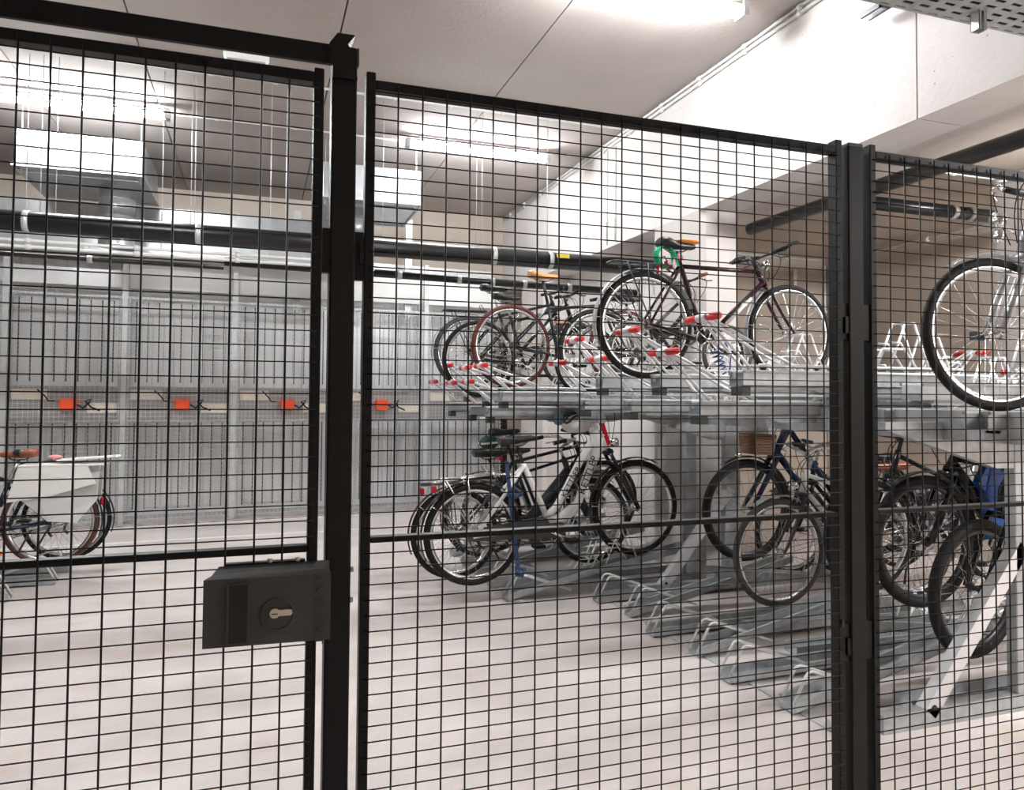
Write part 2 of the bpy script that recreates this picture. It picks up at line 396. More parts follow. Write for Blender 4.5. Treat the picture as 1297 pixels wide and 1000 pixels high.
# lock case
def lock():
    y0, y1 = 1.405, FY-.006; x0, x1, z0, z1 = -.083, .137, 1.083, 1.208
    z0, z1 = 1.086, 1.212
    mb = MB(); b = .012
    prof = [(x0, z0), (x1, z0), (x1, z1), (x0, z1)]
    vs = [(x0, y0+.006, z0+.002), (x1-.004, y0, z0), (x1-.004, y0, z1-.007), (x0, y0+.006, z1-.006),
          (x0-.004, y1, z0-.002), (x1, y1, z0), (x1, y1, z1+.002), (x0+.022, y1, z1+.002),
          (x0+.012, y0+.018, z1-.002), (x1-.006, y0+.014, z1)]
    mb.add(vs, [(0, 1, 2, 3), (3, 2, 9, 8), (8, 9, 6, 7), (1, 5, 6, 9, 2), (5, 4, 7, 6), (4, 0, 3, 8, 7), (4, 5, 1, 0)])
    c = mb.build('lock_case', 'blackplastic', door, 'dark plastic lock case with embossed lettering')
    # grip pull: near-black block puts the shade of its recess into the colour
    g = MB().box(-.041, -.010, y0+.0005, y0+.006, 1.094, 1.196)
    sub(g, 'grip_recess_shade', 'recess', c)
    g = MB(); e = y0-.001; g.box(-.044, -.041, e-.001, y0+.006, 1.092, 1.198); g.box(-.010, -.0085, e, y0+.006, 1.092, 1.198); g.box(-.041, -.010, e, y0+.006, 1.196, 1.198); g.box(-.041, -.010, e, y0+.006, 1.092, 1.094)
    sub(g, 'recess_rim', 'blackplastic', c)
    ring = MB().lathe([(.0265, .001), (.0280, -.0016), (.0295, .001), (.0280, .003)], (.040, y0+.0015, 1.139), 'y', 40)
    sub(ring, 'escutcheon_ring', 'blackplastic', c)
    cy = MB(); cx, cz = .036, 1.1415
    cy.cyl((cx, y0-.004, cz), (cx, y0+.004, cz), .0086, 20)
    cy.box(cx+.004, cx+.023, y0-.0035, y0+.004, cz-.0052, cz+.0056); cy.cyl((cx+.025, y0-.0038, cz), (cx+.025, y0+.004, cz), .0054, 14)
    k = sub(cy, 'lock_cylinder', 'brass', c, 'nickel lock cylinder')
    ks = MB().box(cx-.006, cx+.005, y0-.0048, y0-.0042, cz-.0016, cz+.0002)
    ks2 = sub(MB().box(0, 0, 0, 0, 0, 0), 'x', 'recess', c) if False else None
    sub(ks, 'keyway', 'recess', c)
    tx = text_mb('AXELENT', .021, .0009, 1.6)
    tx.xf(lambda p: V((.112+p.y*1.0, y0-.0012+p.z, 1.143-p.x)))
    sub(tx, 'embossed_lettering', 'blackplastic', c)
    pl = MB().box(-.052, .092, FY-.004, FY+.012, 1.205, 1.2165)
    pl.build('mounting_plate', 'black', door)
    bl = MB()
    for x in (.028, .078): bl.cyl((x, FY-.008, 1.216), (x, FY-.008, 1.2195), .004, 8); bl.ell((x, FY-.008, 1.221), .0055, .004, .0025)
    bl.build('bolts', 'zinc', door)
lock()
# posts
p1 = thing('fence_post', (.153, FY, 0), 'tall black door post carrying the overhead bar', 'post')
MB().bbox(.1295, .1775, FY-.002, FY+.046, 0, 2.216, .003).build('post_tube', 'black', p1)
MB().box(.178, .1945, FY+.004, FY+.02, 1.757, 1.852).build('hinge_plate', 'black', p1)
MB().box(.1865, .1955, FY-.004, FY+.010, 1.788, 1.832).build('hinge_plate', 'black', p1)
MB().box(.1155, .1290, FY+.002, FY+.02, 1.768, 1.855).build('striker_plate', 'black', p1)
for z in (1.187, 1.128):
    MB().cyl((.178, FY+.02, z), (.185, FY+.02, z), .006, 10).build('bolt', 'zinc', p1)
# folded bracket at the head of the post
mb = MB(); yb0, yb1 = FY-.010, FY-.004
mb.prism([(.1375, 2.238), (.170, 2.2385), (.157, 2.220), (.172, 2.190), (.1775, 2.150), (.1295, 2.150), (.1295, 2.170), (.121, 2.190), (.1225, 2.216)], yb0, yb1, 'y')
mb.prism([(.170, 2.2385), (.157, 2.220), (.1585, 2.219), (.1715, 2.2375)], yb0, FY+.035, 'y')
mb.build('folded_bracket', 'black', p1)
p2 = thing('fence_post', (1.415, FY, 0), 'short black fence post between the middle and right mesh panels', 'post')
MB().bbox(1.391, 1.4385, FY-.002, FY+.046, 0, 2.165, .003).build('post_tube', 'black', p2)
MB().bbox(1.391, 1.4385, FY-.003, FY+.047, 2.160, 2.172, .003).build('cap', 'blackplastic', p2)
for z in (1.72, .93):
    MB().box(1.374, 1.391, FY+.004, FY+.02, z-.045, z+.045).build('clamp_plate', 'black', p2)
    MB().box(1.4385, 1.462, FY+.004, FY+.02, z-.045, z+.045).build('clamp_plate', 'black', p2)
    MB().box(1.377, 1.386, FY-.004, FY+.005, z-.028, z+.012).build('clamp_plate', 'black', p2)
tb = thing('overhead_bar', (-.4, FY, 2.2), 'black steel bar across the top of the mesh door', 'bar')
MB().bbox(-1.10, .176, FY-.0035, FY+.010, 2.178, 2.217, .002).build('bar_tube', 'black', tb)
MB().bbox(.176, .181, FY-.0045, FY+.011, 2.180, 2.216, .001).build('end_cap', 'blackplastic', tb)

# ================================================================== LAMPS
def tube_lamp(x0, x1, y, label, zc=CZ, rod=True):
    t = thing('tube_lamp', ((x0+x1)/2, y, zc), label, 'lamp', 'fluorescent tube lamps on the ceiling')
    mb = MB(); mb.prism([(y-.044, zc-.075), (y+.044, zc-.075), (y+.034, zc-.050), (y-.034, zc-.050)], x0, x1, 'x'); mb.build('housing', 'fendergrey', t)
    d = MB()
    prof = [(y+.052*math.cos(a), zc-.105+.040*math.sin(a)) for a in [2*PI*i/16 for i in range(16)]]
    d.prism(prof, x0+.03, x1-.03, 'x', True); d.build('glowing_tube', 'lamp' if zc > 4 else 'addedlamp', t, 'glowing white diffuser')
    for x in (x0+.2, x1-.2):
        MB().cyl((x, y, zc-.04), (x, y, zc), .006, 8).build('hanger', 'zinc', t)
    for x in (x0, x1):
        MB().box(x-.012 if x == x0 else x-.03, x+.03 if x == x0 else x+.012, y-.054, y+.054, zc-.148, zc-.05).build('end_cap', 'fendergrey', t)
    return t
tube_lamp(1.45, 3.03, 7.72, 'glowing tube lamp left of the beam, seen through the middle fence panel')
tube_lamp(-2.42, -.84, 7.72, 'glowing tube lamp at far left, seen through the mesh door')
tube_lamp(1.60, 3.12, 4.28, 'glowing tube lamp cut off by the top edge of the picture')
tube_lamp(-2.42, -.84, 4.28, 'glowing tube lamp out of view above the mesh door')
tube_lamp(4.75, 6.25, 2.6, 'added tube lamp brightening the low right bay, out of view', 3.2)  # unseen lamp added to lift the dark right bay
tube_lamp(4.75, 6.25, -.6, 'added tube lamp brightening the low right bay, far behind the viewer', 3.2)  # second unseen lamp added as fill for the right bay

el = thing('emergency_light', (-.12, 6.3, CZ), 'flat white emergency light under the ceiling above the mesh door', 'lamp')
MB().prism([(-.30, CZ-.03), (-.27, CZ-.09), (.02, CZ-.09), (.05, CZ-.03)], 6.24, 6.38).build('housing', 'whiteplastic', el)

# ================================================================== CONDUITS, PIPES, DUCTS
def conduit(label, p, q, r=.011, clips=1.0, m_='whiteplastic', name='conduit', group='white cable conduits'):
    p, q = V(p), V(q); t = thing(name, tuple((p+q)/2), label, 'conduit', group)
    MB().cyl(p, q, r, 8).build('conduit_tube', m_, t)
    n = max(1, int((q-p).length/clips)); d = (q-p).normalized()
    for i in range(n):
        c = p+(q-p)*((i+.5)/n)
        MB().cyl(c-d*.02, c+d*.02, r*1.7, 8).build('clip', 'whiteplastic', t)
    return t
conduit('white conduit along the ceiling nearer than the middle tube lamp', (-1.2, 6.78, 4.258), (3.5, 6.78, 4.258), .012, .5)
conduit('white conduit feeding the middle tube lamp', (-.8, 7.9, 4.258), (1.45, 7.9, 4.258), .010, .7)
conduit('white conduit running from the middle tube lamp to the beam', (3.05, 7.72, 4.255), (3.54, 7.72, 4.255), .009, .3)
for k, (dz, nm) in enumerate([(.030, 'upper'), (.075, 'lower')]):
    conduit('%s of the two white conduits where the beam meets the ceiling' % nm, (BX-.018, 2.0, CZ-dz), (BX-.018, 10.8, CZ-dz), .012, .62)
conduit('left of the two thin conduits running down the beam', (BX-.01, 7.25, 3.16), (BX-.01, 7.25, CZ-.1), .010, .5)
conduit('right of the two thin conduits running down the beam', (BX-.01, 7.05, 3.16), (BX-.01, 7.05, CZ-.1), .010, .5)
conduit('white conduit on the tan ceiling of the right bay', (4.3, 4.1, 3.185), (6.3, 4.1, 3.185), .012, .7)
conduit('pale conduit in the corner between tan wall and ceiling of the right bay', (6.38, 2.6, 3.14), (6.38, 7.1, 3.14), .014, .9)
conduit('pale conduit across the end wall of the right bay', (4.3, 7.18, 3.16), (6.35, 7.18, 3.16), .013, .9)
conduit('thin conduit down the corner of the right bay', (6.36, 7.17, 2.0), (6.36, 7.17, 3.1), .016, .6)
el2 = thing('wall_lamp', (5.9, 7.15, 3.0), 'small white fitting on the end wall of the right bay', 'lamp')
MB().cyl((5.92, 7.15, 2.80), (5.92, 7.15, 3.02), .022, 10).build('housing', 'whiteplastic', el2)
MB().box(5.9, 5.94, 7.15, 7.2, 2.86, 2.96).build('wall_bracket', 'galv', el2)

def bigpipe(label, p, q, r, clamps, name='black_pipe', sticker=None, clampmat='galvb'):
    p, q = V(p), V(q); t = thing(name, tuple((p+q)/2), label, 'pipe', 'black drain pipes')
    MB().tube([p, q], r, 24).build('pipe_tube', 'pipe', t)
    d = (q-p).normalized()
    for c in clamps:
        k = p+d*c
        mb = MB(); mb.tube([k-d*.022, k+d*.022], r+.006, 24); mb.build('clamp', clampmat, t)
    return t
bp1 = bigpipe('thickest black pipe running across above the cages', (-4.5, 6.93, 2.920), (3.90, 6.93, 2.885), .084, [2.72, 4.0, 6.66, 7.25])
MB().box(2.80, 2.93, 6.93-.092, 6.93-.07, 2.905, 2.945).build('yellow_label', 'yellow', bp1)
bigpipe('thin black pipe just below the thickest pipe', (-.3, 7.25, 2.735), (3.89, 7.25, 2.66), .038, [1.6, 2.2, 2.55, 2.9, 3.4])
bigpipe('black pipe running away under the soffit of the beam', (4.02, -1, 2.985), (4.02, 5.42, 2.985), .052, [3.4])
bigpipe('short thick black pipe crossing the right bay', (4.26, 4.5, 3.03), (6.4, 4.5, 3.03), .052, [1.0, 1.18])
for z, y, nm in ((2.735, 6.86, 'upper'), (2.685, 6.86, 'lower')):
    conduit('%s of the two white conduits strung below the thickest pipe' % nm, (-4.5, y, z+.02), (1.0, y, z-.005), .014, .75)
MB_ = conduit('dark cable conduit strung below the white ones', (-4.5, 6.95, 2.66), (-.3, 7.1, 2.655), .02, 2, 'pipe', 'cable_conduit', None)
def rods(label, pts, y=6.93, r=.0042, ztop=CZ, name='hanger_rod', m_='whitewire'):
    for i, (x, zb) in enumerate(pts):
        o = MB().cyl((x, y, zb), (x, y, ztop), r, 6).build(name, m_)
        tag(o, label[i], 'hanger', 'threaded hanger rods')
rods(['thin hanger rod left of the left duct box, leftmost', 'thin hanger rod in front of the left duct box, second from left', 'thin hanger rod in front of the left duct box, third from left',
      'thin hanger rod just right of the left duct box', 'left of the pair of hanger rods at a pipe clamp behind the mesh door', 'right of the pair of hanger rods at a pipe clamp behind the mesh door',
      'thin hanger rod left of the black door post', 'thin hanger rod nearest the door frame',
      'thin hanger rod in front of the middle duct box', 'left of two hanger rods under the middle tube lamp', 'right of two hanger rods under the middle tube lamp',
      'hanger rod at the right end of the middle tube lamp', 'second hanger rod at the right end of the middle tube lamp'],
     [(-1.79, 3.0), (-1.69, 2.98), (-1.58, 2.98), (-.79, 2.76), (-.565, 2.98), (-.535, 2.98), (.085, 2.75), (.215, 2.75), (1.08, 2.95), (1.985, 2.95), (2.04, 2.95), (2.62, 2.95), (2.725, 2.95)])
for x in (2.62, 2.725):
    pass
# galvanised air boxes with spigots
def airbox(x0, x1, y0, y1, z0, z1, sx, label):
    t = thing('duct_box', ((x0+x1)/2, (y0+y1)/2, z1), label, 'air duct', 'galvanised air boxes under the ceiling')
    MB().bbox(x0, x1, y0, y1, z0, z1, .004).build('box_body', 'duct', t)
    mb = MB(); e = .02
    mb.box(x0-e, x1+e, y0-e, y0, z0-.02, z0+.015); mb.box(x0-e, x1+e, y1, y1+e, z0-.02, z0+.015); mb.box(x0-e, x0, y0, y1, z0-.02, z0+.015); mb.box(x1, x1+e, y0, y1, z0-.02, z0+.015)
    mb.build('flange', 'galvb', t)
    s = MB(); yc = (y0+y1)/2
    s.lathe([(.17, 0), (.17, -.12), (.178, -.125), (.178, -.135), (.17, -.14), (.17, -.30), (.178, -.305), (.178, -.315), (.17, -.32), (.17, -.62)], (sx, yc, z0), 'z', 32, False)
    s.build('spigot', 'duct', t)
    MB().box(x0+.05, x1-.05, y0+.1, y0+.14, z0-.045, z0-.02).build('support_rail', 'galvd', t)
    for xx in (x0+.03, x1-.03):
        MB().cyl((xx, y0+.12, z0-.06), (xx, y0+.12, CZ), .006, 6).build('hanger', 'whitewire', t)
airbox(-2.20, -1.11, 8.1, 9.3, 3.68, 4.02, -1.42, 'galvanised air duct box at upper left behind the mesh door')
airbox(.62, 1.66, 8.0, 9.1, 3.62, 3.98, 1.02, 'galvanised air duct box right of the black door post')
dt = thing('air_duct', (-2, 9.5, 3.55), 'long galvanised air duct running across behind the thickest pipe', 'air duct')
MB().box(-6.5, 1.3, 9.38, 9.75, 3.12, 3.66).build('duct_body', 'duct', dt)
for i in range(14):
    x = -6.2+i*.54
    MB().box(x, x+.03, 9.365, 9.38, 3.12, 3.665).build('duct_seam', 'galvb', dt)
# cable tray and channels at top right
ct = thing('cable_tray', (3.0, 2.5, 3.3), 'perforated grey cable tray hanging in the top right corner', 'cable tray')
mb = MB(); x0, x1, y0, y1, z = 2.20, 3.545, 2.38, 2.62, 3.315
n = 14; w = (x1-x0)/n
for i in range(n):
    a = x0+i*w
    mb.box(a, a+w*.42, y0, y1, z, z+.003)
    for j in range(5):
        b = y0+j*(y1-y0)/5
        mb.box(a+w*.42, a+w, b, b+.03, z, z+.003)
    mb.box(a+w*.42, a+w, y1-.012, y1, z, z+.003)
mb.box(x0, x1, y0-.003, y0, z, z+.05); mb.box(x0, x1, y1, y1+.003, z, z+.05)
mb.build('tray_sheet', 'galv', ct)
for i in range(7): MB().tube([(2.2, 2.40+i*.033, 3.334), (3.54, 2.40+i*.033, 3.334)], .0165, 8).build('cable', 'rubber', ct)  # black cables added above the slots so they read dark from below
ch = thing('strut_channel', (3.12, 2.52, 3.3), 'short galvanised strut channel hanging below the cable tray', 'bracket')
mb = MB(); cx0, cx1, cya, cyb = 3.10, 3.146, 2.50, 2.545
mb.box(cx0, cx1, cyb-.003, cyb, 3.225, CZ); mb.box(cx0, cx0+.003, cya, cyb, 3.225, CZ); mb.box(cx1-.003, cx1, cya, cyb, 3.225, CZ)
mb.box(cx0, cx0+.014, cya, cya+.003, 3.225, CZ); mb.box(cx1-.014, cx1, cya, cya+.003, 3.225, CZ); mb.build('channel', 'galvb', ch)
br = thing('slotted_bracket', (3.3, 3.4, 3.72), 'dark slotted bracket on the beam at the top edge', 'bracket')
mb = MB(); mb.box(3.38, 3.395, 3.15, 3.50, 3.80, 3.83); mb.box(3.44, 3.455, 3.15, 3.50, 3.80, 3.83); mb.box(3.38, 3.455, 3.34, 3.36, 3.80, 3.83); mb.box(3.38, 3.55, 3.15, 3.18, 3.80, 3.83)
mb.build('bracket_arms', 'darkmetal', br)

# ================================================================== STORAGE CAGES
def cp(x, d, z): return (x, cy_(x)+d, z)
def cbox(mb, x0, x1, d0, d1, z0, z1):
    vs = []
    for z in (z0, z1): vs += [cp(x0, d0, z), cp(x1, d0, z), cp(x1, d1, z), cp(x0, d1, z)]
    return mb.add(vs, [(3, 2, 1, 0), (4, 5, 6, 7), (0, 1, 5, 4), (1, 2, 6, 5), (2, 3, 7, 6), (3, 0, 4, 7)])
CT = 2.76
posts = [-5.02, -3.84, -2.66, -1.48, -.27, .93, 2.17, 3.32]
names = ['far left, out of view', 'second from the left wall, out of view', 'at the left picture edge behind the parked bike', 'second in view, right of the parked bike', 'third in view, behind the lock case',
         'fourth in view, behind the black door post', 'fifth in view, behind the far upper bikes']
for i in range(1, 7):
    xa, xb = posts[i], posts[i+1]
    t = thing('storage_cage', cp((xa+xb)/2, 0, 0), 'galvanised mesh cage with orange box, '+names[i], 'cage', 'row of mesh cages along the back')
    fr = MB(); cbox(fr, xa-.03, xa+.03, 0, .06, 0, CT+.55); fr.build('post', 'galvb', t)
    fr = MB(); cbox(fr, xa+.035, xa+.065, .01, .04, .03, CT-.12); cbox(fr, xb-.065, xb-.035, .01, .04, .03, CT-.12)
    cbox(fr, xa+.065, xb-.065, .01, .04, .06, .10); cbox(fr, xa+.065, xb-.065, .01, .04, 1.58, 1.61); cbox(fr, xa+.065, xb-.065, .01, .04, 1.19, 1.22); cbox(fr, xa+.03, xb-.03, .0, .03, CT-.12, CT-.09); fr.build('frame', 'galv', t)
    wv = MB(); x = xa+.04
    while x < xb-.03:
        y = cy_(x)-.002; wv.box(x-.0018, x+.0018, y, y+.003, .04, CT); x += .05
    z = .06
    while z < CT-.02:
        cbox(wv, xa+.03, xb-.03, -.004, -.001, z-.0018, z+.0018); z += .05
    wv.build('wire_mesh', 'zinc', t)
    pn = MB(); cbox(pn, xa+.04, xb-.04, .05, .06, 1.20, 1.60); pn.build('middle_panel', 'sheetdark', t)
    # ribbed back sheets
    bs = MB(); d = .55; k = 10
    wdt = (xb-xa)/k
    for (za, zb) in ((.12, 1.2), (1.62, CT+.62)):
        for j in range(k):
            a = xa+j*wdt
            cbox(bs, a, a+wdt-.012, d, d+.01, za, zb)
    cbox(bs, xa, xb, d+.02, d+.03, 0, CT+.62)
    bs.build('back_sheet', 'sheet', t)
    gr = MB()
    for j in range(k+1):
        a = xa+j*wdt
        cbox(gr, a-.016, a-.002, .075, .09, .16, 1.18); cbox(gr, a-.014, a-.002, .075, .09, 1.66, CT-.14)
    gr.build('inner_ribs', 'darkrib', t)
    hp = MB(); cbox(hp, xa+.03, xb-.03, .10, .11, CT+.02, CT+.40 if i > 2 else CT+.22)
    hp.build('header_panel', 'whiteplastic' if i > 2 else 'sheet', t)
    v1 = MB(); cbox(v1, xa+.07, xa+.41, .035, .045, 1.455, 1.575); v1.build('vent_plate', 'cream', t, 'cream plate')
    v2 = MB(); cbox(v2, xb-.37, xb-.06, .035, .045, 1.30, 1.42); v2.build('vent_plate', 'cream', t, 'cream plate')
    ob = MB(); cbox(ob, xa+.56, xa+.71, -.06, .035, 1.335, 1.465); cbox(ob, xa+.5, xa+.78, -.02, -.005, 1.42, 1.43)
    ob.build('orange_box', 'orange', t, 'orange plastic box')
    cb = MB()
    pts = [(.33, 1.57), (.40, 1.50), (.44, 1.44), (.5, 1.44)]
    cb.tube([cp(xa+a, -.02, b) for a, b in pts], .008, 6); cb.build('cable', 'rubber', t, 'black cable'); cb = MB()
    pts = [(.72, 1.40), (.78, 1.36), (.84, 1.42), (.86, 1.46), (.80, 1.44), (.86, 1.37), (.95, 1.33)]
    cb.tube([cp(xa+a, -.02, b) for a, b in pts], .010, 6); cb.build('cable', 'rubber', t, 'black cable')
o = MB(); cbox(o, posts[-1]-.05, posts[-1]+.05, 0, .1, 0, 2.5)
tag(o.build('steel_post', 'black', None), 'dark post at the right end of the cage row', 'post')
o = MB(); cbox(o, 2.93, 3.07, -.09, -.02, 1.19, 1.30)
tag(o.build('white_sign', 'whiteplastic', None), 'small white sign under the orange box of the rightmost cage', 'sign')
for x in (.42, 1.9):
    o = MB().box(x, x+.09, 10.15, 10.22, 2.6, 3.95); 
    tag(o.build('wall_rail', 'galvb', None), 'galvanised upright rail above the cages, %s' % ('left of the black door post' if x < 1 else 'right of the middle duct box'), 'rail', 'upright rails above the cages')

# ================================================================== BICYCLE RACKS
def loops(mb, x, y, z0, h, L, dx=.10, r=.0075, w=.085):
    for s in (-1, 1):
        yy = y+s*w/2
        pts = [(x-.005, yy, z0), (x+dx*.75, yy, z0+h*.86), (x+dx*.9, yy, z0+h*.97), (x+dx*1.15, yy, z0+h), (x+dx*1.5, yy, z0+h*.93), (x+L, yy, z0+.02)]
        mb.tube(pts, r, 8)
def channel(mb, x0, x1, y, za, zb, w=.11, h=.055, t=.004):   # open U, floor from za (x0) to zb (x1)
    for (ya, yb, lo, hi) in ((y-w/2, y+w/2, 0, t), (y-w/2, y-w/2+t, 0, h), (y+w/2-t, y+w/2, 0, h), (y-w/2-.012, y-w/2, h-t, h), (y+w/2, y+w/2+.012, h-t, h)):
        vs = [(x0, ya, za+lo), (x1, ya, zb+lo), (x1, yb, zb+lo), (x0, yb, za+lo), (x0, ya, za+hi), (x1, ya, zb+hi), (x1, yb, zb+hi), (x0, yb, za+hi)]
        mb.add(vs, [(3, 2, 1, 0), (4, 5, 6, 7), (0, 1, 5, 4), (1, 2, 6, 5), (2, 3, 7, 6), (3, 0, 4, 7)])
    return mb
def holder(mb, x, y, z, h=.33, w=.09, L=.30, r=.006):     # crossed wire wheel holder
    for s in (-1, 1):
        yy = y+s*w/2
        mb.tube([(x, yy, z), (x+L*.42, yy, z+h), (x+L*.62, yy, z+h), (x+L, yy, z)], r, 6)
        mb.tube([(x+L*.1, yy, z+h*.62), (x+L*.3, yy, z+h*.62), (x+L*.75, yy, z+.01)], r, 6)
        mb.tube([(x-.12, yy, z), (x-.03, yy, z+h*.5), (x+L*.35, yy, z+h*.5)], r, 6)
    for (a, b) in ((.42, 1), (.62, 1), (.2, .5)):
        mb.tube([(x+L*a, y-w/2, z+h*b), (x+L*a, y+w/2, z+h*b)], r, 6)
def lower_tray(x, y, kind, label, L=1.35, rz=0, grp='floor trays of the near rack'):
    t = thing('floor_tray', (x, y, 0), label, 'bike rack tray', grp, rz, True)
    mb = MB()
    if kind == 'low': channel(mb, 0, L, 0, .006, .03)
    else: channel(mb, 0, .75, 0, .006, .16); channel(mb, .75, L, 0, .16, .30)
    mb.build('channel', 'galv', t)
    mb = MB(); loops(mb, 0, 0, .03, .165, .52); mb.build('guide_loop', 'zinc', t)
    z = .03 if kind == 'low' else .20
    if rz == 0 and 'near' in grp: return t
    mb = MB()
    holder(mb, .80, 0, z, .30); mb.build('wheel_holder', 'zinc', t)
    MB().box(.01, .13, -.054, .054, .0, .012).build('foot_plate', 'galvb', t)
    return t
ordn = ['farthest', 'second farthest', 'third farthest', 'third nearest', 'second nearest', 'nearest']
for i, y in enumerate([5.105, 4.712, 4.296, 3.887, 3.483, 3.063]):
    lower_tray(2.41 if i % 2 == 0 else 2.475, y, 'low' if i % 2 == 0 else 'high', '%s empty galvanised floor tray with %s channel in the near rack' % (ordn[i], 'flat' if i % 2 == 0 else 'rising'))
rk = thing('rack_frame', (3.3, 4.0, 0), 'galvanised frame of the near double-deck bike rack with slanting braces', 'bike rack')
mb = MB().box(2.515, 2.565, 2.80, 5.12, .0, .006); mb.box(2.515, 2.565, 2.76, 2.84, 0, .05); mb.build('floor_rail', 'galvb', rk)
for y in (2.74, 5.16):
    MB().box(2.72, 4.9, y-.03, y+.03, .0, .085).build('foot_beam', 'galv', rk)
    MB().bbox(3.56, 3.70, y-.03, y+.03, .085, 1.42, .004).build('upright', 'galvd', rk)
    a, b = V((3.0, y, .06)), V((3.62, y, .80)); d = (b-a).normalized(); nrm = V((-d.z, 0, d.x))*.038
    mb = MB(); vs = []
    for yy in (y-.03, y+.03): vs += [a-nrm+V((0, yy-y, 0)), b-nrm+V((0, yy-y, 0)), b+nrm+V((0, yy-y, 0)), a+nrm+V((0, yy-y, 0))]
    mb.add(vs, [(0, 1, 2, 3), (7, 6, 5, 4), (0, 4, 5, 1), (1, 5, 6, 2), (2, 6, 7, 3), (3, 7, 4, 0)]); mb.build('brace', 'whitewire', rk)
    MB().cyl((3.02, y-.032, .09), (3.02, y-.036, .09), .012, 8).build('bolt', 'darkmetal', rk)
for x in (3.10, 3.95):
    MB().box(x, x+.06, 2.3, 5.25, 1.335, 1.475).build('long_beam', 'galv', rk)
for y in (2.74, 5.16):
    MB().prism([(2.75, 1.42), (2.75, 1.385), (3.45, 1.19), (3.85, 1.19), (4.6, 1.385), (4.6, 1.42)], y-.025, y+.025, 'y').build('cantilever', 'galv', rk)
# upper trays: drawn-out channels with lever and red handles
def upper_tray(x, y, z, label, L=1.75, lever=True, hx=-.20, hz=.27, rz=0, grp='upper trays of the near rack'):
    t = thing('upper_tray', (x, y, z), label, 'bike rack tray', grp, rz, True)
    mb = MB(); channel(mb, 0, L, 0, -.076, -.076, .12, .074, .004); mb.build('channel', 'galv', t)
    mb = MB()
    for s in (-1, 1): mb.tube([(0, s*.066, .0), (L, s*.066, .0)], .0075, 8)
    mb.box(0, L, -.066, -.056, -.005, .007); mb.box(0, L, .056, .066, -.005, .007); mb.build('channel_rim', 'whitewire', t)
    mb = MB(); mb.prism([(.42, -.077), (.55, -.12), (1.1, -.12), (1.3, -.077)], -.03, .03, 'y'); mb.box(.05, L-.1, -.035, .035, -.092, -.077); mb.build('slide_rail', 'galv', t)
    MB().box(.0, .055, -.045, .045, -.125, -.077).build('end_stop', 'blackplastic', t)
    if lever:
        mb = MB()
        for s in (-1, 1):
            yy = s*.032
            mb.tube([(hx, yy*.6, hz), (.02, yy, .06), (.10, yy, -.02)], .0085, 8)
            mb.tube([(hx+.03, yy*.6, hz), (.18, yy*1.3, .10), (.42, yy*1.3, -.01)], .0085, 8)
        mb.tube([(.10, -.032, .0), (.10, .032, .0)], .008, 8); mb.tube([(.02, -.05, .0), (.02, .05, .0), (.02, .05, -.04)], .008, 8)
        mb.build('lever', 'whitewire', t)
        mb = MB(); mb.tube([(hx, -.045, hz), (hx, .045, hz)], .021, 12); mb.cyl((hx, 0, hz-.02), (hx+.02, 0, hz+.02), .026, 10); mb.build('handle_hub', 'whitewire', t)
        for s in (-1, 1):
            MB().tube([(hx, s*.045, hz), (hx, s*.055, hz), (hx, s*.14, hz), (hx, s*.15, hz)], [.014, .0195, .0195, .012], 10).build('grip', 'redgrip', t, 'red rubber grip')
    mb = MB(); holder(mb, .95, 0, -.01, .30, .09, .32, .0065)
    mb.tube([(.10, -.05, 0), (.10, -.05, .035), (1.5, -.05, .035), (1.5, -.05, 0)], .0055, 6); mb.tube([(.10, .05, 0), (.10, .05, .035), (1.5, .05, .035), (1.5, .05, 0)], .0055, 6)
    mb.build('wheel_holder', 'whitewire', t)
    return t
for i, y in enumerate([4.93, 4.12, 3.29]):
    upper_tray(2.35, y, 1.665, 'high upper tray with raised red handles, %s of the near rack' % ['farthest', 'middle one', 'nearest'][i])
for i, y in enumerate([5.12, 4.40, 3.60]):
    upper_tray(2.30, y, 1.505, 'low upper tray with red handles, %s of the near rack' % ['farthest', 'middle one', 'nearest'][i])
# the other side of the same rack (loaded from the right bay)
for i, (x, y, z) in enumerate([(4.95, 2.46, 1.47), (4.95, 2.80, 1.60), (5.0, 3.08, 1.47), (5.0, 3.50, 1.61), (5.0, 3.91, 1.46), (5.0, 4.30, 1.61), (5.0, 4.70, 1.46)]):
    upper_tray(x, y, z, 'upper tray facing the right bay, %s of that side' % ['nearest', 'second nearest', 'third nearest', 'fourth nearest', 'third farthest', 'second farthest', 'farthest'][i],
               1.95, True, rz=PI, grp='upper trays facing the right bay')
for i, (x, y, k) in enumerate([(4.9, 2.87, 'low'), (4.9, 3.27, 'high'), (4.9, 3.68, 'low'), (4.9, 4.09, 'low'), (4.9, 4.50, 'high')]):
    lower_tray(x, y, k, 'floor tray facing the right bay, %s of that side' % ['nearest', 'second nearest', 'middle one', 'second farthest', 'farthest'][i], 1.9, PI, 'floor trays facing the right bay')
